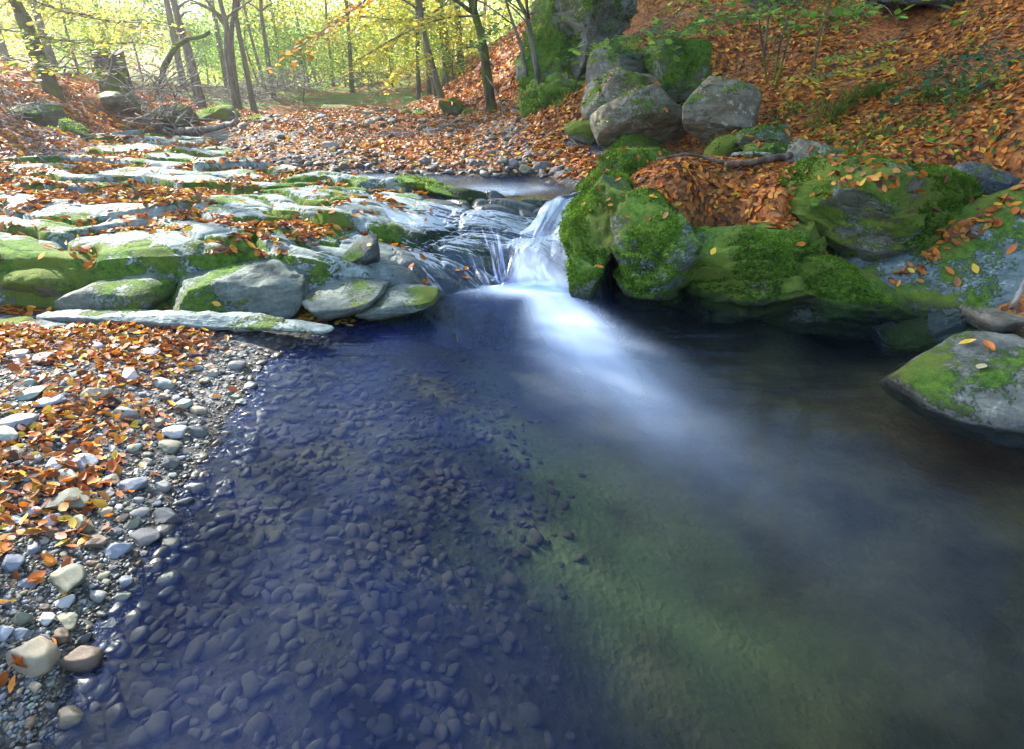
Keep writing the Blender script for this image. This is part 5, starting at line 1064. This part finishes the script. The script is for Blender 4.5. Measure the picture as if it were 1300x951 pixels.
def fern(u, v, y, nf, L, label, seed, pal='bluegreen'):
    rg = np.random.RandomState(seed); b = np.array(at_y(u, v, y)); hit = BV.ray_cast(Vector((b[0], b[1], b[2] + .5)), Vector((0, 0, -1)))
    g = gz(b[0], b[1]); 
    if hit[0] is not None: g = max(g, hit[0].z)
    b[2] = g; V, Fc, Cc, o = [], [], [], 0; pc = LG[pal]
    for k in range(nf):
        a = rg.uniform(-2.9, -.2) if k % 3 else rg.uniform(0, 3); dr = np.array([math.cos(a), math.sin(a), 0]); l = L * rg.uniform(.7, 1.1); c = np.array(pc[rg.randint(len(pc))]) * rg.uniform(.8, 1.3); sd = np.array([-dr[1], dr[0], 0])
        for m in range(15):
            t = (m + .5) / 15; q = dr * l * t + np.array([0, 0, l * (.75 * t - .8 * t * t)]); w = l * .20 * math.sin(math.pi * min(t * 1.0 + .12, 1)) ** .8 + .004; h = l / 15 * .42
            for sgn in (-1, 1):
                tip = q + sd * sgn * w + dr * h * .8 - np.array([0, 0, w * .2]); V += [q - dr * h, q + dr * h, tip + dr * h * .3, tip - dr * h * .3]; Fc.append([o, o + 1, o + 2, o + 3]); Cc += [c] * 4; o += 4
    ob = link('fern', mesh('fern', V, Fc, M['leaf'], dict(col=np.array(Cc)))); ob.location = b; tag(ob, label, 'fern', 'ferns')
for q in [(820, 48, 7.3, 9, .5, 'large fern arching over the overhanging mossy rock', 1), (850, 42, 7.2, 7, .45, 'fern beside the large arching fern', 2), (806, 46, 7.4, 7, .4, 'small fern left of the large arching fern', 3), (886, 172, 6.0, 6, .2, 'little green fern under the flat topped boulder', 4), (1120, 108, 6.1, 8, .32, 'fern in the middle of the grassy band', 5),
          (1245, 112, 5.2, 7, .3, 'fern under the feathery spray', 6), (735, 150, 8.6, 6, .3, 'fern at the foot of the cliff', 7), (1180, 118, 5.7, 6, .28, 'fern left of the feathery spray', 8)]: fern(*q)
# moss fur on the wet side rocks and ivy on the cliff: nobody could count it
def fur(names_i, dens, ln, pal, label, seed, name='moss', lim=-.2, wdt=.35, lo=-.12):
    rg = np.random.RandomState(seed); PT, NN = [], []
    for i in names_i:
        q, Fc = solids[i]; a, b, c = q[Fc[:, 0]], q[Fc[:, 1]], q[Fc[:, 2]]; cr = np.cross(b - a, c - a); ar = np.linalg.norm(cr, axis=1) / 2; n = int(ar.sum() * dens)
        j = rg.choice(len(ar), n, p=ar / ar.sum()); r1, r2 = rg.rand(n, 1), rg.rand(n, 1); sw = (r1 + r2) > 1; r1, r2 = np.where(sw, 1 - r1, r1), np.where(sw, 1 - r2, r2)
        p = a[j] + (b - a)[j] * r1 + (c - a)[j] * r2; nn = cr[j] / (np.linalg.norm(cr[j], axis=1)[:, None] + 1e-12)
        ctr = q.mean(0); fl = ((p - ctr) * nn).sum(1) < 0; nn[fl] *= -1
        k = (nn[:, 2] > lim) & (p[:, 2] > .05) & (rg.rand(n) < sstep(lo, lo + .35, fbm(p, 2.6, 3, 5) + .35 * fbm(p, 9, 2, 8))) & (nn[:, 1] < .6); PT.append(p[k]); NN.append(nn[k])
    p, nn = np.concatenate(PT), np.concatenate(NN); n = len(p); pc = np.array(pal)
    patch = .5 + .5 * np.clip(fbm(p, 5, 3, 3) * 2.2, -1, 1); cols = (pc[0][None] * (1 - patch[:, None]) + pc[1][None] * patch[:, None]) * rg.uniform(.6, 1.35, (n, 1))
    d = nn + rg.normal(size=(n, 3)) * .55 - np.array([0, 0, .25]); d /= np.linalg.norm(d, axis=1)[:, None]; w = np.cross(d, rg.normal(size=(n, 3))); w /= np.linalg.norm(w, axis=1)[:, None] + 1e-9
    L = (ln * rg.uniform(.5, 1.3, n))[:, None]; V = np.stack([p - nn * .003 - w * L * wdt, p - nn * .003 + w * L * wdt, p + d * L + w * L * .08, p + d * L - w * L * .08], 1).reshape(-1, 3)
    Fc = np.arange(n * 4).reshape(-1, 4); print(name, n); tag(link(name, mesh(name, V, Fc, M['leaf'], dict(col=np.repeat(cols, 4, 0)))), label, kind='stuff')
fur([0, 1, 2, 3, 4, 5], 15000, .017, [(.05, .12, .010), (.16, .29, .025)], 'short furry moss on the big boulders of the right bank', 1)

fur([i for i, n in enumerate(snames) if n in ('cliff_rock', 'overhanging_rock')], 1100, .075, [(.05, .10, .015), (.20, .30, .04)], 'hanging grass and ivy on the cliff', 2, 'ivy', -.5, .06, -.05)
fur([i for i, n in enumerate(snames) if n in ('block_rock', 'bank_boulder', 'slope_rock', 'dark_boulder', 'lip_rock', 'grey_boulder')], 2600, .026, [(.05, .11, .012), (.20, .31, .03)], 'short moss on the smaller rocks', 3, 'moss', .1, .3, .0)
rg = np.random.RandomState(55); n = 16000; xs = rg.uniform(.8, 7, n); ys = rg.uniform(3.8, 9.5, n); z, N, kd, hl = surface(xs, ys); u, v = proj(xs, ys, z)
nz = fbm(xyz(xs, ys), 1.7, 3, 19); k = (u > 930) & (u < 1330) & (v > -10) & (v < 215) & (kd != 2) & (rg.rand(n) < .6 * sstep(.02, .3, nz)); xs, ys, z, N = xs[k], ys[k], z[k], N[k]; n = len(xs)
Pt = np.c_[xs, ys, z + rg.uniform(.01, .12, n)]; pc = np.array([(.08, .20, .03), (.16, .32, .04), (.05, .15, .04), (.42, .44, .05)]); cols = pc[rg.choice(4, n, p=[.35, .35, .2, .1])] * rg.uniform(.7, 1.2, (n, 1))
tag(link('undergrowth', leaves_mesh('undergrowth', Pt, N, rg.uniform(.03, .065, n), cols, M['leaf'], rg, .6)), 'small green seedlings growing through the leaf litter', kind='stuff')

# ------------------------------------------------------------------ sunlit air
def haze():
    bm = bmesh.new(); bmesh.ops.create_cube(bm, size=1); me = bpy.data.meshes.new('haze'); bm.to_mesh(me); bm.free()
    t = NT('haze_air'); v = t.n('VolumePrincipled'); v.inputs['Color'].default_value = (1, .97, .9, 1); v.inputs['Density'].default_value = HAZE; v.inputs['Anisotropy'].default_value = .78
    t.l(v.outputs[0], t.out.inputs['Volume']); me.materials.append(t.m)
    o = link('haze', me); o.scale = (340, 340, 35); o.location = (0, 60, 15.5); tag(o, kind='stuff'); o.display_type = 'WIRE'
HAZE = .003
haze()
